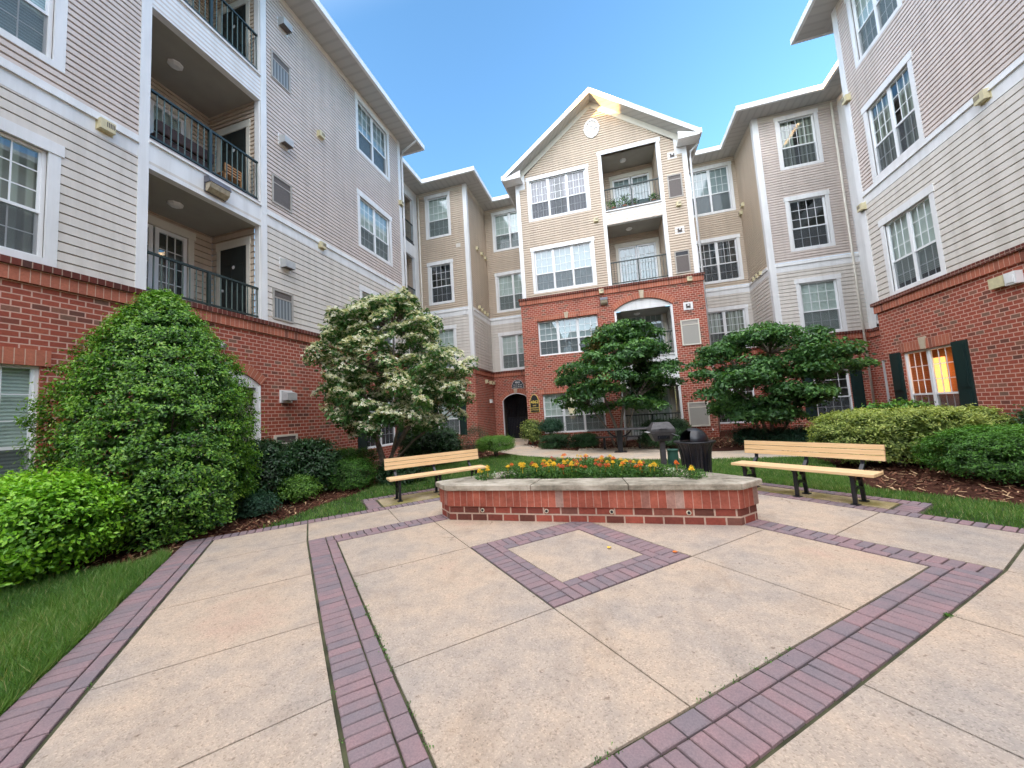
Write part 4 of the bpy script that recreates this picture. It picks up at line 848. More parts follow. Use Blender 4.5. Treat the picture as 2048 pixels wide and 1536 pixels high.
# near corner of the outer field
for a,b in ((-3.58,-RO),): stpoly(cs,a,b,-9,-9,ZC) if 0 else None
tag(obj('plaza_slabs',cs,'conc'),kind='structure')
pc=MB(); stpoly(pc,-1.28,1.8,3.66,4.38,.008); stpoly(pc,3.98,4.38,-1.38,1.8,.008); tag(obj('bench_pads',pc,'conc2'),kind='structure')
pv=MB(); ZP=.012
def paver(s0,s1,t0,t1):
    g_=.0055; rr=R.random()**.9; z=ZP+R.uniform(-.002,.002); j=lambda:R.uniform(-.0015,.0015)
    P=[ST(s0+g_+j(),t0+g_+j()),ST(s1-g_+j(),t0+g_+j()),ST(s1-g_+j(),t1-g_+j()),ST(s0+g_+j(),t1-g_+j())]
    cx=sum(p[0] for p in P)/4; cy=sum(p[1] for p in P)/4; k=.006
    I=[(p[0]+(cx-p[0])*k/ .07,p[1]+(cy-p[1])*k/.07) for p in P]
    I=[]
    for p in P:
        vx,vy=cx-p[0],cy-p[1]; l=math.hypot(vx,vy); I.append((p[0]+vx/l*.008,p[1]+vy/l*.008))
    pv.poly([(x,y,z) for x,y in I],None,rr)
    for a in range(4):
        b=(a+1)%4
        pv.poly([(*P[a],z-.005),(*P[b],z-.005),(*I[b],z),(*I[a],z)],None,rr); pv.poly([(*P[a],z-.04),(*P[b],z-.04),(*P[b],z-.005),(*P[a],z-.005)],None,rr)
def run(axis,a0,a1,b0,b1,pitch):
    n=max(1,round((a1-a0)/pitch))
    for i in range(n):
        p=a0+(a1-a0)*i/n; q=a0+(a1-a0)*(i+1)/n
        if axis=='s': paver(p,q,b0,b1)
        else: paver(b0,b1,p,q)
def ring(ri,ro,skip=lambda s,t:False):
    m=ri+.105
    # headers outer, stretchers inner
    run('t',-ro,ro,-ro,-m,.094); run('t',-m,m,-m,-ri,.187)
    run('t',-ro,ro,m,ro,.094); run('t',-m,m,ri,m,.187)
    run('s',-m,m,-ro,-m,.094); run('s',-ri,ri,-m,-ri,.187)
    run('s',-m,m,m,ro,.094); run('s',-ri,ri,ri,m,.187)
ring(RI,RO); ring(.52,.83)
run('t',-9,3.62,-3.92,-3.70,.096); run('t',-9,3.42,-3.70,-3.595,.19)   # left outer strip
run('s',-3.70,2.0,3.43,3.63,.096)            # top left strip (header)
run('t',-6.6,3.43,3.75,3.95,.096)     # right strip
run('s',-1.52,1.8,4.40,4.60,.096); run('t',3.66,4.40,-1.53,-1.31,.096)    # left pad frame
run('t',-1.63,1.8,4.40,4.60,.096); run('s',3.97,4.40,-1.63,-1.41,.096)
tag(obj('paver_bands',pv,'paver'),kind='structure')
def polyat(mb,pts,z): mb.poly([(x,y,z) for x,y in pts])
pth=MB(); c=[(-5.5,21.5),(-5.4,19),(-5.0,16.8),(-4.1,14.9),(-2.8,13.3),(-1.2,12.2),(.6,11.6),(3,11.35),(6,11.6),(9,12.2)]
wd=[.85,.85,.9,.95,.95,.95,.9,.8,.8,.8]
Lf=[];Rt=[]
for i,(x,y) in enumerate(c):
    a=c[max(0,i-1)];b=c[min(len(c)-1,i+1)]; dx,dy=b[0]-a[0],b[1]-a[1]; l=math.hypot(dx,dy); nx,ny=-dy/l,dx/l
    Lf.append((x+nx*wd[i],y+ny*wd[i])); Rt.append((x-nx*wd[i],y-ny*wd[i]))
for i in range(len(c)-1):
    pth.poly([(*Lf[i],.004),(*Lf[i+1],.004),(*Rt[i+1],.004),(*Rt[i],.004)])
pth.poly([(-1.4,12.9,.008),(1.7,12.4,.008),(1.7,14.0,.008),(-1.4,14.2,.008)])
tag(obj('curving_path',pth,'path'),kind='structure')
# ------------------------------------------------------------------ GRASS
def inpoly(P,poly):
    x,y=P[:,0],P[:,1]; ins=np.zeros(len(P),bool); n=len(poly); j=n-1
    for i in range(n):
        xi,yi=poly[i]; xj,yj=poly[j]
        c_=((yi>y)!=(yj>y))&(x<(xj-xi)*(y-yi)/(yj-yi+1e-12)+xi); ins^=c_; j=i
    return ins
G1=[ST(-3.93,-5.5),ST(-3.93,3.05),(-5.66,3.35),(-5.55,3.05),(-5.95,2.75),(-6.7,2.7),(-7.6,2.2),(-8.2,.5),(-7.5,-2)]
G2=[ST(-3.1,3.65),ST(-1.56,3.65),ST(-1.56,4.63),ST(2.0,4.63),ST(2.0,3.65),ST(3.97,3.65),ST(3.97,2.02),ST(4.63,2.02),ST(4.63,-1.67),ST(3.97,-1.67),ST(3.97,-7),(8.0,1),(8.1,3.2),(6.2,4.7),(4.9,5.8),(4.2,6.6),(3.75,7.0),(4.0,8.3),(4.5,9.7),(4.4,10.6),(2.9,10.6),(.6,10.8),(-1.2,11.3),(-2.9,12.2),(-4.0,13.0),(-4.6,12.2),(-5.3,11.2),(-6.0,9.6),(-5.85,8.1),(-5.45,6.7),(-5.45,5.5)]
G3=[(2.6,12.4),(4.4,12.5),(4.2,12.15),(2.6,12.15)]
gs=MB(); polyat(gs,G1,-.004); polyat(gs,G2,-.004); M['turf']=flat('turf_soil',(.03,.055,.012),.95,var=.4,scale=6); tag(obj('lawn',gs,'turf'),kind='structure')
PL=[ST(-3.95,-9),ST(3.97,-9),ST(3.97,3.64),ST(-3.95,3.64)]
def blades(nm,poly,dens,h0,h1,w,excl=()):
    P=np.array(poly); lo=P.min(0); hi=P.max(0); n=int(dens*np.prod(hi-lo)); X=RN.uniform(lo,hi,(n,2)); k=inpoly(X,poly)
    for e_ in excl: k&=~inpoly(X,e_)
    X=X[k]; n=len(X)
    patch=np.sin(X[:,0]*2.1+1)*np.cos(X[:,1]*1.7)+.6*np.sin(X[:,0]*5.3+X[:,1]*4.1)
    h=RN.uniform(h0,h1,n)*(1+.18*patch); a=RN.uniform(0,2*np.pi,n); l=RN.normal(0,.45,(n,2))*h[:,None]
    V=np.zeros((n,3,3)); V[:,0,:2]=X-np.c_[np.cos(a),np.sin(a)]*w; V[:,1,:2]=X+np.c_[np.cos(a),np.sin(a)]*w; V[:,2,:2]=X+l; V[:,2,2]=h; V[:,:2,2]=-.01
    r=np.clip(.42+.13*patch+RN.normal(0,.17,n),0,1); r[RN.random(n)<.045]=1
    nm.add(V,np.arange(n*3).reshape(n,3),np.repeat(r,3))
nm=NM()
blades(nm,G1,9500,.04,.10,.0034)
edge=[ST(-3.99,-5.5),ST(-3.99,3.0),ST(-3.93,3.0),ST(-3.93,-5.5)]
blades(nm,edge,9000,.06,.12,.0034)
nearR=[p for p in G2]
blades(nm,[(2.0,2),(8.2,1),(8.2,7),(2.0,9.5)],4200,.03,.06,.004,[PL,[ST(3.9,-1.66),ST(4.62,-1.66),ST(4.62,2.0),ST(3.9,2.0)],[(8.0,1),(8.1,3.2),(6.2,4.7),(4.9,5.8),(4.2,6.6),(3.75,7.0),(4.0,8.3),(4.5,9.7),(9,9.7),(9,1)]])
blades(nm,G2,1700,.03,.065,.006,[[(2.0,2),(8.2,1),(8.2,7),(2.0,9.5)]])
tag(obj('grass',nm,'grassb'),'short green grass growing on the lawns around the plaza','grass',kind='stuff')
wd=NM()
def weeds(n,s0,s1,t0,t1,sz):
    cs_=RN.uniform((s0,t0),(s1,t1),(n,2)); m=9; P=np.repeat(cs_,m,0)+RN.normal(0,.012,(n*m,2)); X=-.55+(P[:,0]-P[:,1])/r2; Y=3.95+(P[:,0]+P[:,1])/r2
    k=m*n; Q_=np.array([ST(a_,b_) for a_,b_ in P]); X,Y=Q_[:,0],Q_[:,1]; V=np.zeros((k,4,3)); a=RN.uniform(0,6.28,k); L_=sz*RN.uniform(.5,1.3,k); u=np.c_[np.cos(a),np.sin(a)]; v=np.c_[-np.sin(a),np.cos(a)]*.35
    V[:,0,:2]=np.c_[X,Y]; V[:,1,:2]=np.c_[X,Y]+(u*.5+v)*L_[:,None]; V[:,2,:2]=np.c_[X,Y]+u*L_[:,None]; V[:,3,:2]=np.c_[X,Y]+(u*.5-v)*L_[:,None]; V[:,:,2]=.004; V[:,1:,2]+=RN.uniform(.002,.015,k)[:,None]
    wd.add(V,np.arange(k*4).reshape(k,4),np.repeat(RN.random(k),4))
weeds(22,-2.130,-2.120,-.9,.2,.010); weeds(9,-2.130,-2.120,-2.1,-1.2,.009); weeds(8,-2.130,-2.120,.5,.8,.008); weeds(4,-2.45,-2.44,-2.4,2.4,.008); weeds(4,-1.5,-1.35,-2.130,-2.122,.010); weeds(12,-.9,.1,-2.130,-2.122,.010); weeds(6,1.2,1.26,-2.455,-2.44,.012); weeds(8,-3.60,-3.585,-2,3,.009)
tag(obj('joint_weeds',wd,'yew'),'tiny moss and weeds growing in the joints between slabs and pavers','moss',kind='stuff')
# mulch chips
def chips(poly,n,s0,s1,excl=()):
    P=np.array(poly); lo=P.min(0); hi=P.max(0); X=RN.uniform(lo,hi,(n*3,2)); k=inpoly(X,poly)
    for e_ in excl: k&=~inpoly(X,e_)
    X=X[k][:n]; n=len(X); a=RN.uniform(0,2*np.pi,n); L_=RN.uniform(s0,s1,n); w=L_*RN.uniform(.15,.4,n); z=RN.uniform(-.004,.018,n); tl=RN.normal(0,.35,n)
    u=np.c_[np.cos(a),np.sin(a)]; v=np.c_[-np.sin(a),np.cos(a)]
    V=np.zeros((n,4,3)); sg=[(-1,-1),(1,-1),(1,1),(-1,1)]
    for i,(p,q) in enumerate(sg): V[:,i,:2]=X+u*(p*L_/2)[:,None]+v*(q*w/2)[:,None]; V[:,i,2]=z+p*tl*L_/2+.004
    V[:,:,2]=np.maximum(V[:,:,2],-.008)
    r=RN.random(n)**1.3*.8; r[RN.random(n)<.10]=1
    return V,np.arange(n*4).reshape(n,4),np.repeat(r,4)
cm=NM()
B1=[(-8.6,-2),(-8.6,14),(-6.4,14),(-5.9,9.6),(-5.75,8.1),(-5.4,6.7),(-5.4,5.5),ST(-3.0,3.63),ST(-3.93,3.63),ST(-3.93,2.9),(-5.6,3.0),(-5.95,2.75),(-6.8,2.6),(-7.6,2.1)]
cm.add(*chips(B1,14000,.03,.09))
B2=[(8.2,0),(8.2,13),(4.3,12.6),(4.6,9.7),(4.1,8.3),(3.85,7.0),(4.3,6.55),(5.0,5.7),(6.3,4.6),(8.1,3.1)]
cm.add(*chips(B2,9000,.03,.1))
cm.add(*chips([(-4.0,17),(-4.3,16.8),(-3.4,15),(-1.5,13.7),(4.5,13),(7,13),(7,17),(4,17)],6000,.05,.12))
cm.add(*chips([(-6.4,12),(-4.5,12.4),(-4.5,14),(-5.9,17.5),(-6.9,17.6),(-9,14)],3000,.05,.12))
tag(obj('mulch_chips',cm,'chip'),'red brown bark mulch chips scattered over the planting beds','mulch',kind='stuff')
# ------------------------------------------------------------------ PLANTER
PT=thing('brick_planter','low brick planter with weathered stone cap filled with marigolds in the middle of the plaza','planter',(-.55,6,0))
def footprint(off):
    # offset polygon outward by off: front y, chamfers, 45deg sides
    y0=4.98-off; c_=(-.55); k=off*math.tan(math.pi/8)
    fl=(c_-1.9-k,y0); fr_=(c_+1.9+k,y0)
    sL=3.43+off*r2   # |x|+|y| side
    # chamfer line: perpendicular to side: passes (c-1.9,4.98) dir(-1,1), offset outward
    t=((sL-(1.9+k)-(y0-3.95)))/2 if False else None
    # chamfer line dir (-1,+1) from fl until L1: x offset grows and y grows
    m=((1.9+k)+(y0-3.95)); tt=(sL-m)/2
    L=(fl[0]-tt,fl[1]+tt); Rr=(fr_[0]+tt,fr_[1]+tt)
    return [fl,fr_,Rr,(c_,3.95+sL),L]
def extr(mb,poly,z0,z1,top=False,u0=0):
    u=u0
    for p,q in zip(poly,poly[1:]+poly[:1]):
        l=math.hypot(q[0]-p[0],q[1]-p[1]); mb.poly([(*p,z0),(*q,z0),(*q,z1),(*p,z1)],[(u,z0),(u+l,z0),(u+l,z1),(u,z1)]); u+=l
    if top: mb.poly([(*p,z1) for p in poly])
m=MB(); extr(m,footprint(0),-.01,.21); obj('brick_base',m,'plbrick',PT)
m=MB(); extr(m,footprint(.022),.205,.432); m.poly([(*p,.205) for p in footprint(.022)]); obj('soldier_band',m,'plsoldier',PT)
inn=footprint(-.40)
# cap as ring slabs with joints
out=footprint(.07); outi=footprint(.055)
cap=MB()
def capseg(a,b,ia,ib,n):
    for i in range(n):
        f0=i/n;f1=(i+1)/n; g_=.004/ max(.1,math.hypot(b[0]-a[0],b[1]-a[1]))
        f0+=g_;f1-=g_
        lp_=lambda p,q,f:(p[0]+(q[0]-p[0])*f,p[1]+(q[1]-p[1])*f)
        o0,o1,i0,i1=lp_(a,b,f0),lp_(a,b,f1),lp_(ia,ib,f0),lp_(ia,ib,f1)
        dz=R.uniform(-.003,.003)
        T=.512+dz; B_=.432
        P=[o0,o1,i1,i0]
        cap.poly([(*p,T) for p in P]); cap.poly([(*p,B_) for p in P[::-1]])
        for p,q in zip(P,P[1:]+P[:1]): cap.poly([(*p,B_),(*q,B_),(*q,T),(*p,T)])
for i,n in ((0,3),(1,1),(2,3),(3,3),(4,1)):
    j=(i+1)%5; capseg(out[i],out[j],inn[i] if 1 else 0,inn[j],n)
o=obj('stone_cap',cap,'cap',PT,bevel=.012)
m=MB(); m.poly([(*p,.47) for p in inn]); M['soil']=flat('dark_soil',(.05,.04,.032),.95,var=.5,scale=25,bump=.8); obj('soil',m,'soil',PT)
m=MB(); extr(m,footprint(-.39),.3,.5); obj('inner_wall',m,'soil',PT)
for x in (-1.93,-1.0,-.14,.78):
    m=MB(); n=12
    m.tube([(x,4.975,.152),(x,4.962,.152)],.029,14); o=obj('weep_pipe',m,'pvc',PT)
    m=MB(); m.tube([(x,4.965,.152),(x,4.958,.152)],.018,12); obj('pipe_bore',m,'black',o)
# ------------------------------------------------------------------ LEAVES
def unit(a): return a/np.maximum(np.linalg.norm(a,axis=-1,keepdims=True),1e-9)
def leafset(nm,P,Nrm,size,asp=.45,r=None,fold=.15,jit=.35):
    n=len(P); Nn=unit(Nrm+RN.normal(0,jit,(n,3))); T=unit(np.cross(Nn,RN.normal(0,1,(n,3)))); Bn=np.cross(Nn,T)
    L=size*RN.uniform(.7,1.25,n)[:,None]; w=L*asp
    V=np.zeros((n,4,3)); V[:,0]=P-T*L/2; V[:,1]=P+Bn*w/2+Nn*L*fold; V[:,2]=P+T*L/2; V[:,3]=P-Bn*w/2+Nn*L*fold
    i=np.arange(n)*4; F=np.concatenate([np.c_[i,i+1,i+2],np.c_[i,i+2,i+3]])
    if r is None: r=RN.random(n)
    nm.add(V,F,np.repeat(np.clip(r,0,1),4))
def sph(n):
    a=unit(RN.normal(0,1,(n,3))); return a
def bumps(D,seed,k=9,amp=.12):
    rg=np.random.default_rng(seed); C_=unit(rg.normal(0,1,(k,3))); A=rg.uniform(-1,1,k)
    f=np.zeros(len(D))
    for c_,a in zip(C_,A): f+=a*np.exp(-((D-c_)**2).sum(1)/.25)
    return 1+amp*f
def shrub(name,label,cat,c,rx,ry,rz,zc,mat,nclump,per,size,cl=.12,seed=1,box=1.0,asp=.5,stems=True,group=None,up=.5,extra=None,inner=True,zb=.03,rbias=0,stemh=None,prof=None,top=0,jit=.45):
    """leafy mass: superellipsoid centre c(x,y) radius rx,ry; zc centre height, rz half height"""
    t=thing(name,label,cat,(c[0],c[1],0),group)
    nm=NM()
    D=sph(nclump); D[:,2]=np.where(D[:,2]<-.75,-D[:,2],D[:,2])
    f=bumps(D,seed)
    sh=D.copy()
    if box!=1.0: sh=np.sign(D)*np.abs(D)**(1/box); 
    sh=sh*f[:,None]
    if prof is not None:
        zz=D[:,2]; a=np.arctan2(D[:,1],D[:,0]); zz=RN.uniform(-1,1,nclump)*.5+.5; rr=np.interp(zz,[p[0] for p in prof],[p[1] for p in prof])
        topm=RN.random(nclump)<.0
        rr=rr*(1+.10*np.sin(a*3+seed)+.07*np.sin(a*7+zz*9)+RN.normal(0,.05,nclump))
        sh=np.c_[np.cos(a)*rr,np.sin(a)*rr,zz*2-1]
    dep=1-np.abs(RN.normal(0,.09,nclump)); 
    C_=np.c_[c[0]+sh[:,0]*rx*dep,c[1]+sh[:,1]*ry*dep,zc+sh[:,2]*rz*(dep if prof is None else 1)]
    Nn=unit(np.c_[sh[:,0]/rx,sh[:,1]/ry,(sh[:,2]/rz if prof is None else .25+0*sh[:,2])]); Nn[:,2]+=up; Nn=unit(Nn)
    cr=RN.uniform(0,1,nclump)
    P=np.repeat(C_,per,0)+RN.normal(0,cl,(nclump*per,3))*np.array([1,1,.6]); Nr=np.repeat(Nn,per,0)
    # tips are newer, brighter leaves
    tip=((P-np.repeat(C_,per,0))*Nr).sum(1)/cl
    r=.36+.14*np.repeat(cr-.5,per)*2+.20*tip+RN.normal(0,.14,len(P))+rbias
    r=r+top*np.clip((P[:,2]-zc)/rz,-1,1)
    k=P[:,2]>zb; k&=(P[:,0]>-8.57)&(P[:,0]<8.17)
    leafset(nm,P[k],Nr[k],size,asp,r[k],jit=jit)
    if inner:   # inner foliage, so the mass is not see-through
        n=nclump*per//5; q=RN.random(n)**.33*.86; Di=sph(n)
        if box!=1.0: Di=np.sign(Di)*np.abs(Di)**(1/box)
        if prof is not None:
            zz=RN.random(n); a=RN.uniform(0,2*np.pi,n); rr=np.interp(zz,[p[0] for p in prof],[p[1] for p in prof])*np.sqrt(RN.random(n))*.86; Pi=np.c_[c[0]+np.cos(a)*rr*rx,c[1]+np.sin(a)*rr*ry,zc+(zz*2-1)*rz*.97]
        else: Pi=np.c_[c[0]+Di[:,0]*rx*q,c[1]+Di[:,1]*ry*q,zc+Di[:,2]*rz*q]
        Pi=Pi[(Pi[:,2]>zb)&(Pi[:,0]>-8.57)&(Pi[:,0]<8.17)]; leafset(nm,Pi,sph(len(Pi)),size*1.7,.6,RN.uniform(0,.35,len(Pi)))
    obj('foliage',nm,mat,t)
    if stems:
        sm=MB(); hh=zc
        for i in range(7):
            a=R.uniform(0,6.28); q=R.uniform(.2,.7); sm.tube([(c[0]+.05*math.cos(a)*rx,c[1]+.05*math.sin(a)*ry,-.02),(c[0]+.3*q*math.cos(a)*rx,c[1]+.3*q*math.sin(a)*ry,hh*.5),(c[0]+q*math.cos(a)*rx,c[1]+q*math.sin(a)*ry,hh*1.1)],[.02+.012*rz,.015,.008],5)
        obj('stems',sm,'barkd',t)
    return t
HP=[(0,.66),(.05,.84),(.15,.98),(.3,1.03),(.45,1.0),(.58,.92),(.7,.78),(.8,.60),(.88,.42),(.95,.24),(1,.05)]
holly=shrub('holly_bush','tall cone shaped glossy green holly bush against the left brick wall','bush',(-6.80,3.95),1.2,1.15,1.88,1.86,'holly',2300,32,.048,.055,3,asp=.5,prof=HP,up=.35)
shrub('lime_bush','bright lime green leafy bush in front of the tall cone shaped bush','bush',(-6.66,2.52),.92,.68,.56,.56,'lime',430,34,.056,.082,5,asp=.5,box=1.35,up=.6,top=.24,rbias=-.04)
shrub('holly_shrub','dark glossy shrub directly right of the tall cone shaped bush','shrub',(-6.98,5.75),.62,.55,.62,.62,'darkleaf',420,26,.062,.08,7,up=.5)
shrub('holly_shrub','dark rounded glossy shrub below the brick wall beside the wall vent','shrub',(-6.75,6.75),.66,.55,.60,.60,'darkleaf',420,26,.06,.08,8,up=.5)
shrub('creeping_shrub','low feathery shrub at the mulch edge at the foot of the cone shaped bush','shrub',(-6.25,5.0),.42,.30,.2,.17,'teal',150,22,.05,.07,9,asp=.3,up=.8)
shrub('creeping_shrub','small yellowish green shrub on the mulch below the two dark shrubs','shrub',(-6.3,5.95),.42,.32,.26,.24,'box',150,24,.04,.06,10,asp=.5)
shrub('boxwood','clipped low boxwood mound left of the left bench','shrub',(-5.95,7.1),.56,.42,.34,.34,'yew',280,26,.036,.05,11,box=1.3,up=.7)
shrub('boxwood','flat bright green clipped mound against the brick wall behind the low mound','shrub',(-7.5,9.0),.75,.5,.30,.45,'yew',280,24,.042,.06,12,box=1.5,up=.8)
shrub('fern_clump','loose dark green clump behind the left end of the left bench','plant',(-5.1,7.75),.62,.4,.28,.26,'darkleaf',170,22,.06,.09,13,asp=.3,up=.8)
shrub('holly_shrub','dark glossy round shrub under the white flowering tree','shrub',(-6.0,11.0),.98,.7,.56,.58,'darkleaf',620,28,.07,.09,14,box=1.3)
shrub('boxwood','neatly clipped dome topped boxwood beside the path to the arched entrance','shrub',(-4.15,12.35),.66,.6,.27,.48,'box',420,28,.034,.05,15,box=1.5,up=.9)
shrub('weedy_shrub','thin feathery shrub beside the brick corner left of the clipped dome','shrub',(-5.2,13.0),.5,.4,.5,.55,'teal',120,18,.05,.1,16,asp=.25,inner=False)
shrub('corner_shrub','upright loose shrub at the brick corner below the 4862 sign','shrub',(-3.75,16.5),.42,.36,.5,.62,'azalea',150,22,.07,.1,17,rbias=-.15)
shrub('corner_shrub','round topped dark shrub in front of the ground floor triple window','shrub',(-2.85,16.4),.48,.4,.30,.82,'teal',150,22,.07,.09,18)
shrub('low_hedge','low clipped hedge below the ground floor triple window','hedge',(-1.85,14.7),1.15,.5,.24,.27,'darkleaf',420,26,.05,.07,19,box=2,rbias=.2)
shrub('low_hedge','dark clipped shrub behind the grill pedestal','hedge',(1.9,15.6),.9,.5,.42,.45,'darkleaf',380,24,.06,.08,20,box=1.6,rbias=.1)
shrub('low_hedge','loose shrub between the grill and the trash can','hedge',(1.55,13.4),.85,.5,.3,.34,'darkleaf',300,24,.05,.08,21,rbias=.2)
shrub('juniper','spreading blue green juniper under the right tree','shrub',(5.2,13.3),1.0,.6,.24,.26,'teal',240,22,.07,.1,22,asp=.22,up=.9)
shrub('juniper','spiky grey green shrub at the foot of the right tree trunk','shrub',(4.1,13.4),.5,.4,.28,.3,'teal',140,20,.06,.1,23,asp=.2)
shrub('azalea_hedge','broad yellow green azalea hedge behind the right bench','hedge',(5.32,9.15),1.28,.72,.54,.58,'azalea',900,30,.055,.055,24,box=1.5,up=.8,asp=.4,top=.15)
shrub('azalea_hedge','yellow green azalea under the lamp lit window','hedge',(6.75,9.55),.62,.55,.52,.58,'azalea',360,28,.055,.055,25,box=1.3,up=.8,asp=.4,rbias=-.05,top=.15)
shrub('rose_shrub','dark green shrub showing above the back of the azalea hedge','shrub',(6.2,10.4),1.0,.5,.45,.75,'holly',200,22,.08,.09,26,rbias=-.15)
shrub('yew_hedge','bright green topped clipped hedge at the right edge','hedge',(6.2,7.5),1.2,.72,.40,.42,'yew',900,30,.045,.05,27,box=1.5,up=1.,asp=.35,rbias=.08,top=.22)
shrub('corner_bush','dark blue green bush by the brick wall at the far right','bush',(7.6,8.6),.55,.7,.45,.65,'darkleaf',260,26,.06,.08,28,rbias=.15)
shrub('edge_hedge','low clipped hedge hugging the right wall at the right edge','hedge',(7.6,6.4),.5,1.0,.4,.4,'yew',300,26,.05,.05,29,box=1.6)
# ------------------------------------------------------------------ TREES
def limb(mb,p0,p1,r0,r1,bend=.15,n=5):
    p0=np.array(p0,float);p1=np.array(p1,float); d=p1-p0; o_=np.array([R.uniform(-1,1),R.uniform(-1,1),R.uniform(0,.6)])*np.linalg.norm(d)*bend
    pts=[tuple(p0+d*t+o_*math.sin(t*math.pi)) for t in [i/(n-1) for i in range(n)]]
    mb.tube(pts,[r0+(r1-r0)*i/(n-1) for i in range(n)],6); return pts
def tree(name,label,base,stems,centers,crown_mat,leaf,per,disc,size,asp,bark,flower=None,hang=.0,extra=None,jit=.5,thick=.3,tilt=.12):
    t=thing(name,label,'tree',(base[0],base[1],0))
    tm=MB(); ends=[]
    for s_ in stems:
        pts=[Vector((base[0]+s_[0],base[1]+s_[1],-.03))]+[Vector(p) for p in s_[3:]]
        n=len(pts); tm.tube(pts,[s_[2]*(1-.65*i/(n-1)) for i in range(n)],8); ends+=pts[1:]
    obj('trunk',tm,bark,t,smooth=True)
    bm=MB()
    for c_ in centers:
        e_=min(ends,key=lambda p:(p-Vector(c_)).length+.8*max(0,p.z-c_[2])); limb(bm,e_,c_,.022,.006,.12)
    obj('branches',bm,bark,t)
    nm=NM(); fl=NM()
    for c_ in centers:
        ds=disc*R.uniform(.7,1.25); n=int(per*R.uniform(.7,1.3))
        a=RN.uniform(0,2*np.pi,n); q=np.sqrt(RN.random(n))*ds
        x=q*np.cos(a);y=q*np.sin(a)*RN.uniform(.7,1.); z=-(q/ds)**2*ds*.28+RN.normal(0,.05,n)*thick/.3
        P=np.c_[c_[0]+x,c_[1]+y,c_[2]+z]
        tx,ty=R.gauss(0,tilt),R.gauss(0,tilt)
        P[:,2]+=x*tx+y*ty; Nn=unit(np.c_[x*.9-tx*ds,y*.9-ty*ds,np.full(n,ds*.8)])
        cr=R.uniform(-.2,.2)
        k=(P[:,0]>-8.55)&(P[:,0]<8.15)&(P[:,1]<16.95)
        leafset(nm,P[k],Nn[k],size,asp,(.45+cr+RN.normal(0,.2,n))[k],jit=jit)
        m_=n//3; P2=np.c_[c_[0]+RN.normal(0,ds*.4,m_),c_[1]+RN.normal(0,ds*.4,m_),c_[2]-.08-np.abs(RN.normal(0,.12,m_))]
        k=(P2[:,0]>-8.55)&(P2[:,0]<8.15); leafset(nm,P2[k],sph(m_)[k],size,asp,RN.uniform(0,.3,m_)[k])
        if flower and R.random()<flower[0]:
            f=int(flower[1]*R.uniform(.4,1.6)); a=RN.uniform(0,2*np.pi,f); q=np.sqrt(RN.random(f))*ds
            P3=np.c_[c_[0]+q*np.cos(a),c_[1]+q*np.sin(a),c_[2]+.04-(q/ds)**2*ds*.28+RN.uniform(-.03,.05,f)+q*np.cos(a)*tx+q*np.sin(a)*ty]
            P3=P3[(P3[:,0]>-8.5)]; f=len(P3)
            Nf=unit(np.c_[(P3[:,:2]-np.array(c_[:2]))*.7,np.full(f,.5)]+RN.normal(0,.25,(f,3))); T=unit(np.cross(Nf,RN.normal(0,1,(f,3)))); Bn=np.cross(Nf,T); s_=RN.uniform(.75,1.2,f)[:,None]*flower[2]
            rr=RN.random(f)
            for ax in (T,-T,Bn,-Bn):
                sd=np.cross(Nf,ax); V=np.zeros((f,4,3)); V[:,0]=P3; V[:,1]=P3+ax*s_*.55+sd*s_*.3+Nf*s_*.1; V[:,2]=P3+ax*s_+Nf*s_*.05; V[:,3]=P3+ax*s_*.55-sd*s_*.3+Nf*s_*.1
                i=np.arange(f)*4; fl.add(V,np.concatenate([np.c_[i,i+1,i+2],np.c_[i,i+2,i+3]]),np.repeat(rr,4))
    obj('crown',nm,crown_mat,t)
    if flower: obj('blossoms',fl,'bract',t)
    return t
# crown centres: (lateral a along camera-right direction, depth offset, z)
CRx=(.962,.273)
def crown(cx,cy,rows,n,rng,ry=1.4):
    out=[]
    for i in range(n):
        z=rng.uniform(rows[0][0],rows[-1][0]); lo=np.interp(z,[r[0] for r in rows],[r[1] for r in rows]); hi=np.interp(z,[r[0] for r in rows],[r[2] for r in rows])
        mid=(lo+hi)/2; hw=(hi-lo)/2
        a=rng.uniform(0,6.283); q=rng.uniform(.25,1)**.5*.93
        la=mid+hw*q*math.cos(a); de=min(ry,hw)*q*math.sin(a)
        out.append((cx+CRx[0]*la-CRx[1]*de,cy+CRx[1]*la+CRx[0]*de,z))
    return out
rg=random.Random(5)
# dogwood at depth ~9.5 centre lateral 0 = (-5.5,8.3)
rows=[(1.35,-1.2,.9),(1.7,-1.9,2.0),(2.2,-2.0,2.1),(2.8,-2.15,2.15),(3.3,-2.3,2.05),(3.8,-2.1,1.5),(4.3,-1.3,1.0),(4.7,-.6,.5)]
cc=crown(-5.5,8.35,rows,215,rg,1.5)
tree('dogwood_tree','dogwood covered in cream white blossoms with forked grey trunk beside the left bench',(-5.98,8.45),
 [(0,0,.075,(-6.02,8.45,.5),(-6.15,8.3,1.2),(-6.4,8.3,2.0),(-6.5,8.2,3.0)),(.05,0,.08,(-5.85,8.45,.45),(-5.5,8.4,.95),(-5.05,8.4,1.5),(-4.85,8.5,2.2),(-4.6,8.5,3.1)),(-.05,.03,.06,(-6.15,8.5,.6),(-6.5,8.6,1.5),(-7.2,8.3,2.3)),(.02,-.02,.05,(-5.7,8.4,.7),(-5.3,8.2,1.6),(-5.4,8.1,2.6),(-5.4,8.2,3.9)),(.06,0,.045,(-5.75,8.5,.4),(-5.2,8.6,.95),(-4.5,8.7,1.4),(-3.9,8.8,1.9))],
 cc,'dogleaf',None,105,.31,.10,.5,'bark',flower=(.93,95,.05),tilt=.45)
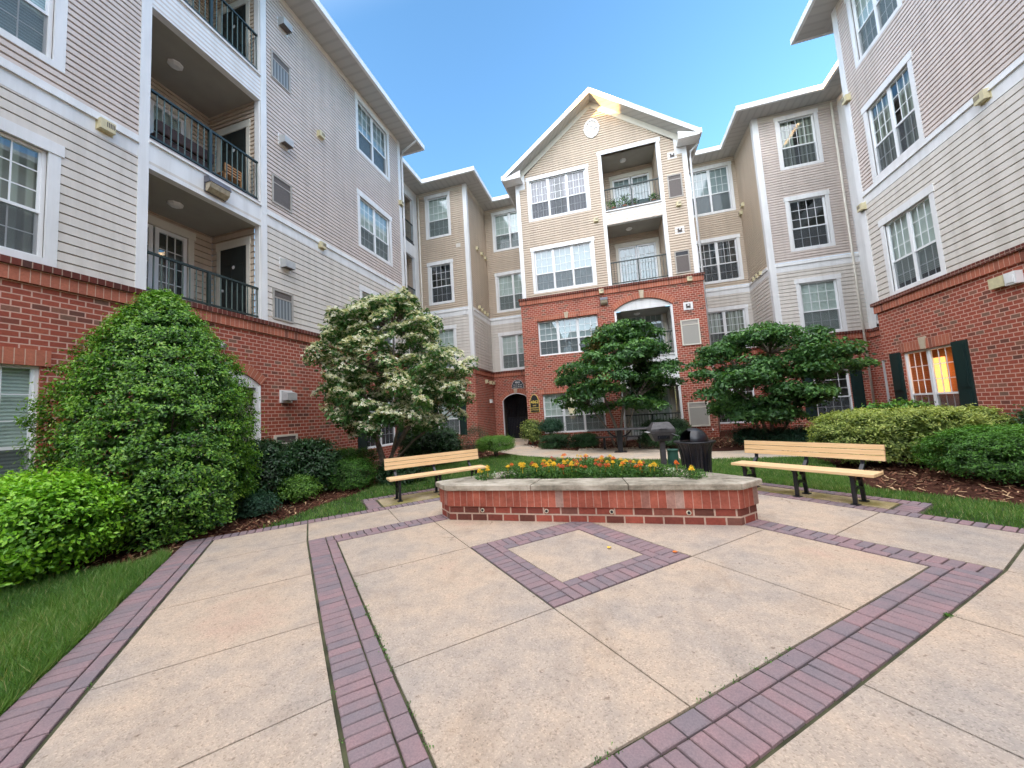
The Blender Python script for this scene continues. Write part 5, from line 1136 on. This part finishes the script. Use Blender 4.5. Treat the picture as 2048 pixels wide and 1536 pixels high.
rows=[(1.55,-1.3,1.6),(1.9,-2.2,2.3),(2.4,-2.3,2.45),(2.9,-2.4,2.4),(3.4,-2.0,2.0),(3.8,-1.0,1.6),(4.2,-.6,.9),(4.7,-.3,.4)]
cc=crown(.12,14.4,rows,105,rg,1.8); cc+= [(.7,14.3,4.75),(1.2,14.3,4.6),(.2,14.2,4.5),(-.5,14.3,4.35),(1.6,14.6,4.35),(-.2,14.1,4.15)]
tm=tree('viburnum_tree','dark green tree with layered horizontal foliage in front of the gabled building','%s'and(.05,14.45),
 [(0,0,.07,(0,14.45,.8),(-.25,14.4,1.6),(-.5,14.3,2.8)),(.12,0,.07,(.2,14.45,.8),(.4,14.4,1.8),(.5,14.4,3.2)),(.2,.1,.055,(.5,14.5,.9),(.9,14.6,1.8)),(-.12,0,.05,(-.3,14.4,.7),(-.9,14.3,1.6))],
 cc,'maple',None,190,.55,.15,.5,'bark')
nm=NM()
for c_ in ((-.5,13.9,4.0),(-.35,13.9,3.7),(-.6,13.95,3.45),(-.3,13.9,4.3)):
    n=130; P=np.array(c_)+RN.normal(0,.17,(n,3)); leafset(nm,P,sph(n)+[0,0,.6],.1,.4,RN.random(n))
obj('bronze_sprays',nm,'bronzeleaf',tm)
rows=[(1.0,-1.0,.2),(1.3,-2.0,.8),(1.7,-2.5,1.6),(2.3,-2.6,2.6),(2.8,-2.4,2.9),(3.1,-2.2,2.5),(3.5,-1.6,1.3),(3.85,-.2,1.1)]
cc=crown(4.85,13.1,rows,120,rg,1.6)
tree('viburnum_tree','wide spreading dark green tree beside the right wing, above the juniper',(4.65,13.3),
 [(0,0,.07,(4.55,13.3,.6),(4.3,13.2,1.3),(3.6,13.0,2.0)),(.1,0,.075,(4.75,13.3,.7),(4.8,13.2,1.6),(4.9,13.2,2.9)),(.2,.05,.05,(5.1,13.3,.55),(5.7,13.4,1.3),(6.5,13.6,2.0)),(-.1,0,.05,(4.4,13.3,.5),(4.2,13.5,1.2),(4.0,13.6,2.6))],
 cc,'maple',None,190,.5,.13,.5,'bark')
# ------------------------------------------------------------------ MARIGOLDS
def intri(n,off):
    f=footprint(off); X=RN.uniform((-3,5),(2,7.4),(n*6,2)); X=X[inpoly(X,f)]; return X[:n]
pts=[];tries=0
for x,y in intri(500,-.47):
    if all((x-a)**2+(y-b)**2> .115**2 for a,b in pts): pts.append((x,y))
pts=pts[:76]
for i,(x,y) in enumerate(pts):
    kind='yellow' if R.random()<.6 else ('orange' if R.random()<.6 else 'rust')
    w='yellow' if kind=='yellow' else ('orange' if kind=='orange' else 'dark rust orange')
    t=thing('marigold_plant','%s marigold plant with feathery leaves growing in the brick planter'%w,'flower',(x,y,.47),'%s marigolds in the brick planter'%w)
    h=R.uniform(.11,.19)+.02*(y-5.4)
    nm=NM(); n=190; P=np.c_[x+RN.normal(0,.065,n),y+RN.normal(0,.06,n),.48+RN.random(n)*h]; leafset(nm,P,sph(n)+[0,0,.5],.055,.22,RN.random(n)); obj('leaves',nm,'marifol',t)
    if R.random()<.75:
        b=MB()
        for k in range(R.choice([1,1,2,2,3])):
            bx,by,bz=x+R.uniform(-.06,.06),y+R.uniform(-.06,.06),.48+h+R.uniform(.0,.05); rr=R.uniform(.024,.038)
            for ly in range(3):
                q=rr*(1-.27*ly); m_=9
                for j in range(m_):
                    a=j*6.283/m_+ly*.35; a2=a+6.283/m_*1.1
                    b.poly([(bx,by,bz+.010*ly),(bx+q*math.cos(a),by+q*math.sin(a),bz+.012*ly+R.uniform(0,.008)),(bx+q*1.15*math.cos((a+a2)/2),by+q*1.15*math.sin((a+a2)/2),bz+.012*ly-.003),(bx+q*math.cos(a2),by+q*math.sin(a2),bz+.012*ly+R.uniform(0,.008))])
            b.tube([(bx,by,bz-.10),(bx,by,bz)],.003,4)
        obj('blossoms',b,kind,t)
for x,y in ((.55,5.62),(.75,5.75),(-2.02,5.62)):
    t=thing('dusty_miller','small silvery grey leaf plant at the corner of the planter bed','plant',(x,y,.47),'silvery leaved plants in the brick planter')
    nm=NM(); n=90; P=np.c_[x+RN.normal(0,.05,n),y+RN.normal(0,.05,n),.48+RN.random(n)*.08]; leafset(nm,P,sph(n)+[0,0,.5],.06,.4,RN.random(n)); obj('leaves',nm,'silver',t)
def fallen(px,py,mat,label):
    b=MB()
    for j in range(8):
        a=j*.785; b.poly([(px,py,.018),(px+.022*math.cos(a),py+.022*math.sin(a),.02+R.uniform(0,.01)),(px+.026*math.cos(a+.4),py+.026*math.sin(a+.4),.026),(px+.022*math.cos(a+.75),py+.022*math.sin(a+.75),.02)])
    b2=MB(); b2.v=[(v[0]-px,v[1]-py,v[2]) for v in b.v]; b2.f=b.f;b2.uv=b.uv;b2.rnd=b.rnd
    o=obj('fallen_blossom',b2,mat); o.location=(px,py,0); tag(o,label,'flower')
fallen(-.17,4.08,'yellow','yellow marigold head lying on the small square slab'); fallen(.47,4.03,'orange','orange petal lying on the paver ring near its right corner')
# ------------------------------------------------------------------ BENCHES
def bench(label,loc,rz,length,lps):
    t=thing('park_bench',label,'bench',loc,'wooden slat benches on the plaza',rz)
    ORI[t.name]=Vector((0,0,0))
    h=length/2
    m=MB()
    for y0,y1 in ((0,.078),(.088,.166),(.176,.254),(.264,.342)): m.cube(-h,h,y0,y1,.39,.43)
    obj('seat',m,'lumber',t,bevel=.006)
    m=MB(); sl=.12
    for k in range(3):
        z0=.55+k*.074; z1=z0+.068; y0=.455+(z0-.55)*sl*1.2
        a=[(y0,z0),(y0+.035,z0-.004),(y0+.035+(z1-z0)*sl,z1-.004),(y0+(z1-z0)*sl,z1)]
        m.poly([(-h,y,z) for y,z in a]); m.poly([(h,y,z) for y,z in a[::-1]])
        for p,q in zip(a,a[1:]+a[:1]): m.poly([(-h,*p),(h,*p),(h,*q),(-h,*q)])
    obj('backrest',m,'lumber',t)
    for x in lps:
        m=MB(); w=.022
        def bar(p,q,th): 
            (y0,z0),(y1,z1)=p,q; dy,dz=y1-y0,z1-z0; l=math.hypot(dy,dz); ny,nz=-dz/l*th/2,dy/l*th/2
            a=[(y0+ny,z0+nz),(y1+ny,z1+nz),(y1-ny,z1-nz),(y0-ny,z0-nz)]
            m.poly([(x-w,y,z) for y,z in a]); m.poly([(x+w,y,z) for y,z in a[::-1]])
            for r_,s_ in zip(a,a[1:]+a[:1]): m.poly([(x-w,*r_),(x+w,*r_),(x+w,*s_),(x-w,*s_)])
        bar((.07,.0),(.065,.38),.036); bar((.36,0),(.31,.38),.036)
        bar((.065,.36),(.11,.30),.03); bar((.31,.36),(.26,.30),.03)
        bar((.07,.17),(.14,.21),.03); bar((.14,.21),(.25,.21),.03); bar((.25,.21),(.34,.17),.03)
        bar((.02,.378),(.36,.378),.022); bar((.34,.37),(.47,.48),.04); bar((.47,.47),(.525,.76),.03)
        m.cube(x-.045,x+.045,.025,.115,0,.012); m.cube(x-.045,x+.045,.315,.405,0,.012)
        obj('leg_frame',m,'black',t)
    return t
# local x runs along the bench, y goes back
bx,by=ST(3.85,-.42); bench('slat bench on the right, in front of the azalea hedge',(bx,by,.01),math.atan2(-1,1)+0.0,1.80,(-.72,0,.66))
bx,by=ST(-.15,3.80); bench('slat bench on the left, beside the white flowering tree',(bx,by,.01),math.atan2(1,1),1.98,(-.80,-.02,.76))
# ------------------------------------------------------------------ TRASH CAN, GRILL, TABLE
TX,TY=1.40,7.55
M['flute']=flat('litter_bin_paint',(.007,.009,.014),.3,var=.2,scale=10)
t=thing('trash_can','black fluted metal litter bin with a domed lid behind the planter','trash can',(TX,TY,0))
m=MB(); n=132; prof=[(.235,.04),(.24,.3),(.255,.52),(.28,.65),(.315,.735),(.34,.76)]
for i in range(len(prof)-1):
    for k in range(n):
        def pt(i_,k_):
            r_,z=prof[i_]; q_=math.cos(k_*2*math.pi/n*22); f=1+(.05 if z<.6 else .028)*(1 if q_>.1 else -1)*min(1,abs(q_-.1)*3); return (TX+r_*f*math.cos(k_*2*math.pi/n),TY+r_*f*math.sin(k_*2*math.pi/n),z)
        m.poly([pt(i,k),pt(i,k+1),pt(i+1,k+1),pt(i+1,k)])
m.poly([(TX+.24*math.cos(k*.3927),TY+.24*math.sin(k*.3927),.04) for k in range(16)]); m.lathe([(.19,0),(.24,.0),(.24,.05)],(TX,TY))
obj('body',m,'flute',t)
m=MB(); m.lathe([(.33,.75),(.36,.755),(.365,.77),(.36,.78),(.33,.78),(.25,.775)],(TX,TY),32); obj('rim',m,'black',t,smooth=True)
m=MB(); n=28; mm=12; ang0=math.radians(-118)
for i in range(mm):
    for k in range(n):
        e0=i/mm*math.pi/2; e1=(i+1)/mm*math.pi/2; a0=k/n*2*math.pi;a1=(k+1)/n*2*math.pi; am=(a0+a1)/2; em=(e0+e1)/2
        da=(am-math.radians(-152)+math.pi)%(2*math.pi)-math.pi
        if abs(da)<.62 and em<1.05-.35*abs(da): continue
        p=lambda e_,a_:(TX+.245*math.cos(e_)*math.cos(a_),TY+.245*math.cos(e_)*math.sin(a_),.78+.245*math.sin(e_))
        m.poly([p(e0,a0),p(e0,a1),p(e1,a1),p(e1,a0)])
obj('domed_lid',m,'black',t,smooth=True)
m=MB(); m.lathe([(.0,.5),(.225,.5),(.235,.775)],(TX,TY),24); obj('liner',m,'interior',t)
GX,GY=.97,8.8
GS=.87
t=thing('pedestal_grill','grey pedestal barbecue grill with a hooded lid and side shelf beside the litter bin','grill',(GX,GY,0),rz=rad(8)); ORI[t.name]=Vector((0,0,0))
m=MB(); m.cube(-.06,.06,-.06,.06,0,.72); m.cube(-.12,.12,-.12,.12,0,.02); obj('post',m,'grillmetal',t)
def prism(m,prof,x0,x1):
    m.poly([(x0,y,z) for y,z in prof]); m.poly([(x1,y,z) for y,z in prof[::-1]])
    for p,q in zip(prof,prof[1:]+prof[:1]): m.poly([(x0,*p),(x1,*p),(x1,*q),(x0,*q)])
def hopper(m,w0,d0,z0,w1,d1,z1):
    a=[(-w0,-d0,z0),(w0,-d0,z0),(w0,d0,z0),(-w0,d0,z0)]; b=[(-w1,-d1,z1),(w1,-d1,z1),(w1,d1,z1),(-w1,d1,z1)]
    m.poly(a[::-1]); m.poly(b)
    for i in range(4): j=(i+1)%4; m.poly([a[i],a[j],b[j],b[i]])
m=MB(); hopper(m,.20,.15,.71,.30,.23,.90); obj('firebox',m,'grillmetal',t,bevel=.01)
m=MB(); hopper(m,.30,.23,.905,.30,.23,.98); hopper(m,.30,.23,.981,.20,.12,1.14); obj('lid',m,'grillmetal',t,bevel=.012)
m=MB(); m.cube(-.10,.10,-.265,-.25,.985,1.0); m.cube(-.10,-.085,-.25,-.2,.985,1.0); m.cube(.085,.10,-.25,-.2,.985,1.0); obj('lid_handle',m,'black',t)
m=MB(); m.cube(-.38,-.302,-.16,.16,.915,.93); obj('side_shelf',m,'hood',t)
m=MB()
for x in (-.09,.09): m.tube([(x,-.205,.80),(x,-.235,.80)],.024,10)
m.cube(-.15,.15,-.21,-.195,.76,.84); obj('control_panel',m,'black',t)
m=MB(); m.tube([(.18,-.2,.88),(.34,-.28,.82)],.014,6); obj('ash_handle',m,'black',t); t.scale=(.87,.87,.97)
t=MB(); t.lathe([(0,0),(.13,0),(.12,.36),(.135,.38),(.13,.40),(0,.40)],(0,0),20); o=obj('green_drum',t,'greenpaint',smooth=False); o.location=(1.28,9.6,0); tag(o,'small green drum standing on the grass behind the grill post','drum')
X0,Y0=.1,12.75
t=thing('picnic_table','long dark picnic table on a single pedestal on the path pad','table',(X0,Y0,0),rz=rad(-4)); ORI[t.name]=Vector((0,0,0))
m=MB(); m.cube(-1.0,1.0,-.4,.4,.74,.785); obj('tabletop',m,'grillmetal',t,bevel=.01)
m=MB(); m.cube(-.08,.08,-.08,.08,0,.74); m.cube(-.2,.2,-.2,.2,0,.02)
for sx in (-1,1):
    pts_=[(sx*.08,0,.5),(sx*.22,0,.56),(sx*.34,0,.66),(sx*.38,0,.73)]; m.tube(pts_,.03,6)
obj('pedestal',m,'black',t)
m=MB(); m.cube(-.9,.9,.75,1.02,.42,.46); 
for x in (-.6,.6): m.cube(x-.04,x+.04,.85,.93,0,.42)
t2=thing('backless_bench','backless dark bench behind the picnic table','bench',(X0,Y0,0),rz=rad(-4)); ORI[t2.name]=Vector((0,0,0)); 
m1=MB(); m1.cube(-.9,.9,.75,1.02,.42,.46); obj('seat',m1,'grillmetal',t2)
for x in (-.6,.6): m1=MB(); m1.cube(x-.04,x+.04,.85,.93,0,.42); obj('leg',m1,'black',t2)
# ------------------------------------------------------------------ WALL LAMPS, SIGNS
def wallpack(F,u,z,label,w=.26):
    t=thing('wall_lamp',label,'wall lamp',F.p(u,z,0))
    m=MB(); prof=[(0,z+.18),(.14,z+.16),(.2,z+.02),(0,z+.02)]
    for su in (-1,1): m.poly([F.p(u+su*w,zz,d) for d,zz in prof])
    for p,q in zip(prof,prof[1:]): m.poly([F.p(u-w,p[1],p[0]),F.p(u+w,p[1],p[0]),F.p(u+w,q[1],q[0]),F.p(u-w,q[1],q[0])])
    m.fbox(F,u-w,u+w,z-.18,z+.02,0,.02); obj('housing',m,'bronze',t)
    m=MB(); prof=[(.02,z+.018),(.19,z+.018),(.16,z-.1),(.08,z-.17),(.02,z-.17)]
    for su in (-1,1): m.poly([F.p(u+su*(w-.02),zz,d) for d,zz in prof])
    for p,q in zip(prof,prof[1:]): m.poly([F.p(u-w+.02,p[1],p[0]),F.p(u+w-.02,p[1],p[0]),F.p(u+w-.02,q[1],q[0]),F.p(u-w+.02,q[1],q[0])])
    obj('lens',m,'lens',t)
wallpack(Fr((-8.56,0),(0,1),(1,0)),5.95,7.16,'wedge shaped wall lamp on the white beam under the left balcony railing',.24)
wallpack(FCb,-.05,6.42,'wedge shaped wall lamp on the brick beside the arched balcony',.17)
t=thing('round_lamp','round grey lamp on the left brick wall above the arch','wall lamp',(-8.6,6.0,3.5)); m=MB(); m.tube([(-8.6,6.0,3.5),(-8.52,6.0,3.5)],.11,16); obj('backplate',m,'bronze',t); m=MB(); m.tube([(-8.52,6.0,3.5),(-8.38,6.05,3.42)],.07,12); obj('lamp_head',m,'hood',t)
t=thing('lantern','small pale lantern on the brick wall beside the arched entrance','wall lamp',(-6.92,19.85,2.3)); m=MB(); m.fbox(FWS,19.77,19.93,2.2,2.42,.04,.2); obj('glass_box',m,'signwhite',t); m=MB(); m.fbox(FWS,19.73,19.97,2.42,2.48,0,.24); m.fbox(FWS,19.78,19.92,2.12,2.19,0,.1); obj('lantern_cap',m,'terracotta',t)
def signshape(mb,F,u0,u1,z0,z1,zt,d0,d1):
    n=12; sh=.04; A=[(u0,z0),(u1,z0),(u1,z1),(u1-sh,z1)]+[((u0+u1)/2+((u1-u0)/2-sh)*math.cos(i*math.pi/n),z1+(zt-z1)*math.sin(i*math.pi/n)) for i in range(1,n)]+[(u0+sh,z1),(u0,z1)]
    mb.poly([F.p(u,z,d1) for u,z in A])
    for p,q in zip(A,A[1:]+A[:1]): mb.poly([F.p(*p,d0),F.p(*q,d0),F.p(*q,d1),F.p(*p,d1)])
def text(body,F,u,z,d,size,mat,parent,name='lettering',sx=1.):
    c=bpy.data.curves.new(name,'FONT'); c.body=body; c.align_x='CENTER'; c.align_y='CENTER'; c.size=size; c.extrude=.002; c.offset=size*.02
    tmp=bpy.data.objects.new('tmp',c); COL.objects.link(tmp); dg=bpy.context.evaluated_depsgraph_get(); dg.update(); me=bpy.data.meshes.new_from_object(tmp.evaluated_get(dg)); bpy.data.objects.remove(tmp)
    o=bpy.data.objects.new(name,me); COL.objects.link(o); me.materials.clear(); me.materials.append(M[mat]); o.parent=parent
    p=Vector(F.p(u,z,d))-origin(parent); o.location=p; o.rotation_euler=(math.pi/2,0,0); o.scale=(sx,1,1); ORI[o.name]=Vector(); return o
t=thing('address_sign','black and gold 4862 address plaque on the brick left of the triple window','sign',(-3.64,17.0,1.6))
m=MB(); signshape(m,FCb,-3.87,-3.42,1.50,2.12,2.36,0,.02); obj('gold_border',m,'gold',t)
m=MB(); signshape(m,FCb,-3.85,-3.44,1.52,2.105,2.34,.0,.028); obj('plaque',m,'signblack',t)
text('4862',FCb,-3.645,1.99,.032,.19,'gold',t,sx=.98); text('EAST',FCb,-3.645,1.82,.032,.075,'gold',t); text('APARTMENTS',FCb,-3.645,1.71,.032,.068,'gold',t,sx=.9); text('ENTRANCE',FCb,-3.645,1.61,.032,.068,'gold',t,sx=1.)
t=thing('entrance_sign','dark arched 4862 sign with white lettering above the arched entrance','sign',(-5.42,20.8,3.0))
m=MB(); signshape(m,FRL,-5.78,-5.06,2.98,3.25,3.5,0,.02); obj('sign_border',m,'signwhite',t)
m=MB(); signshape(m,FRL,-5.765,-5.075,2.995,3.24,3.485,0,.028); obj('sign_panel',m,'signblue',t)
text('4862',FRL,-5.42,3.34,.032,.15,'signwhite',t); text('101-112  201-212',FRL,-5.42,3.19,.032,.085,'signwhite',t,sx=.85); text('301-312  401-412',FRL,-5.42,3.07,.032,.085,'signwhite',t,sx=.85)
m=MB(); m.tube([(3.9,16.98,.34),(3.9,16.9,.34),(3.9,16.88,.29)],.02,8); o=obj('faucet',m,'signwhite',loc=(3.9,17.0,.34)); tag(o,'small white wall tap near the corner of the gabled building','tap')
# ------------------------------------------------------------------ BALCONY BITS
def potplant(x,y,z,label,h,w,mat='maple',pot=True):
    t=thing('potted_plant',label,'potted plant',(x,y,z),None)
    if pot: m=MB(); m.lathe([(0,z),(.08,z),(.12,z+.2),(0,z+.2)],(x,y),14); obj('pot',m,'terracotta',t)
    nm=NM(); n=170; P=np.c_[x+RN.normal(0,w,n),y+RN.normal(0,w*.6,n),z+.2+RN.random(n)*h]; leafset(nm,P,sph(n)+[0,0,.6],.12,.35,RN.random(n)); obj('leaves',nm,mat,t)
potplant(.75,17.3,10.75,'leafy plant at the left end of the top balcony','%s'and .35,.14); potplant(1.25,17.3,10.75,'tallest leafy plant in the middle of the top balcony',.5,.14); potplant(1.65,17.35,10.75,'small leafy plant right of the tallest one on the top balcony',.25,.12); potplant(2.55,17.35,10.75,'leafy plant at the right end of the top balcony',.3,.1)
m=MB(); m.cube(1.85,2.4,17.4,17.65,10.74,11.15); o=obj('storage_box',m,'green2',loc=(2.1,17.5,10.74)); tag(o,'teal storage box on the top balcony of the gabled building','box')
t=thing('wooden_chair','orange wooden chair on the third floor left balcony','chair',(-9.0,6.55,7.52)); m=MB()
for a in (-.2,.2):
    for b in (-.2,.2): m.cube(-9.0+a-.02,-9.0+a+.02,6.55+b-.02,6.55+b+.02,7.52,7.9 if a<0 else 8.15)
m.cube(-9.22,-8.78,6.33,6.77,7.9,7.94); obj('chair_frame',m,'chairwood',t)
m=MB()
for k in range(3): m.cube(-8.81,-8.79,6.36,6.74,7.98+k*.07,8.02+k*.07)
obj('chair_back',m,'chairwood',t)
t=thing('wicker_sofa','dark brown sofa behind the railing of the third floor left balcony','sofa',(-8.95,5.4,7.52)); m=MB(); m.cube(-9.2,-8.85,4.95,6.1,7.53,7.92); obj('sofa_seat',m,'wicker',t,bevel=.03); m=MB(); m.cube(-8.9,-8.8,4.95,6.1,7.93,8.2); obj('sofa_back',m,'wicker',t,bevel=.03)
# ------------------------------------------------------------------ LIGHT, SKY, CAMERA
EL=6.0; AZ=235.; FILL=3.85
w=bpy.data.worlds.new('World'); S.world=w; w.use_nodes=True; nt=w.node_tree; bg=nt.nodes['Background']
sk=nt.nodes.new('ShaderNodeTexSky'); sk.sky_type='NISHITA'; sk.sun_disc=False; sk.sun_elevation=rad(EL); sk.sun_rotation=rad(AZ); sk.altitude=0; sk.air_density=1.; sk.dust_density=.3; sk.ozone_density=2.6
# warm fill glow added to the sky behind and above the viewer, clear blue sky towards the gabled block
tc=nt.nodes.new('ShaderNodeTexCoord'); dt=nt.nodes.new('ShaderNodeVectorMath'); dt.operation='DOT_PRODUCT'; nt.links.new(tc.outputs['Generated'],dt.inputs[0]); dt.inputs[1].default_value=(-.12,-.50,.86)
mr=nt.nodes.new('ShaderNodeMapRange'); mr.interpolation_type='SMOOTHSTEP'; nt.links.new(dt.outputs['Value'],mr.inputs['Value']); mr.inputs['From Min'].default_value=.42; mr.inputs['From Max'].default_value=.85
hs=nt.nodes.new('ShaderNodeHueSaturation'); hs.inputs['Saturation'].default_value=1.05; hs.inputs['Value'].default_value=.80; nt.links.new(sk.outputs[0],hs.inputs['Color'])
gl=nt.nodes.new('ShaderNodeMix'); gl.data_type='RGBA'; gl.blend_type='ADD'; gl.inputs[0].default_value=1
vm=nt.nodes.new('ShaderNodeVectorMath'); vm.operation='SCALE'; vm.inputs[0].default_value=(1*FILL,.93*FILL,.86*FILL); nt.links.new(mr.outputs['Result'],vm.inputs['Scale'])
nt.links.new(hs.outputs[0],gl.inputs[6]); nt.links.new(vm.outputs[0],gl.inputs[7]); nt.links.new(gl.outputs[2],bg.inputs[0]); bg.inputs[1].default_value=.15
L=bpy.data.lights.new('sun','SUN'); L.energy=5; L.angle=rad(.5); L.color=(1,.58,.20); so=bpy.data.objects.new('sun',L); COL.objects.link(so)
dv=Vector((math.sin(rad(AZ))*math.cos(rad(EL)),math.cos(rad(AZ))*math.cos(rad(EL)),math.sin(rad(EL))))
so.rotation_euler=dv.to_track_quat('Z','Y').to_euler(); so.location=dv*60
cam=bpy.data.cameras.new('camera'); co=bpy.data.objects.new('camera',cam); COL.objects.link(co); S.camera=co
r_=Vector((.96046192,.2714865,-.06170884)); u_=Vector((.08152732,-.06232668,.9947204)); f_=Vector((-.26620705,.96042203,.08199597))
mt=Matrix((r_,u_,-f_)).transposed().to_4x4(); mt.translation=(0,0,1.5); co.matrix_world=mt
cam.sensor_width=36; cam.sensor_fit='HORIZONTAL'; cam.lens=36*722.16/2048; cam.clip_end=500; cam.clip_start=.05
S.render.resolution_x=1024; S.render.resolution_y=768
vs=S.view_settings; vs.view_transform='Standard'; vs.look='None'; vs.gamma=1; vs.exposure=2.86
S.cycles.max_bounces=6; S.cycles.transparent_max_bounces=12
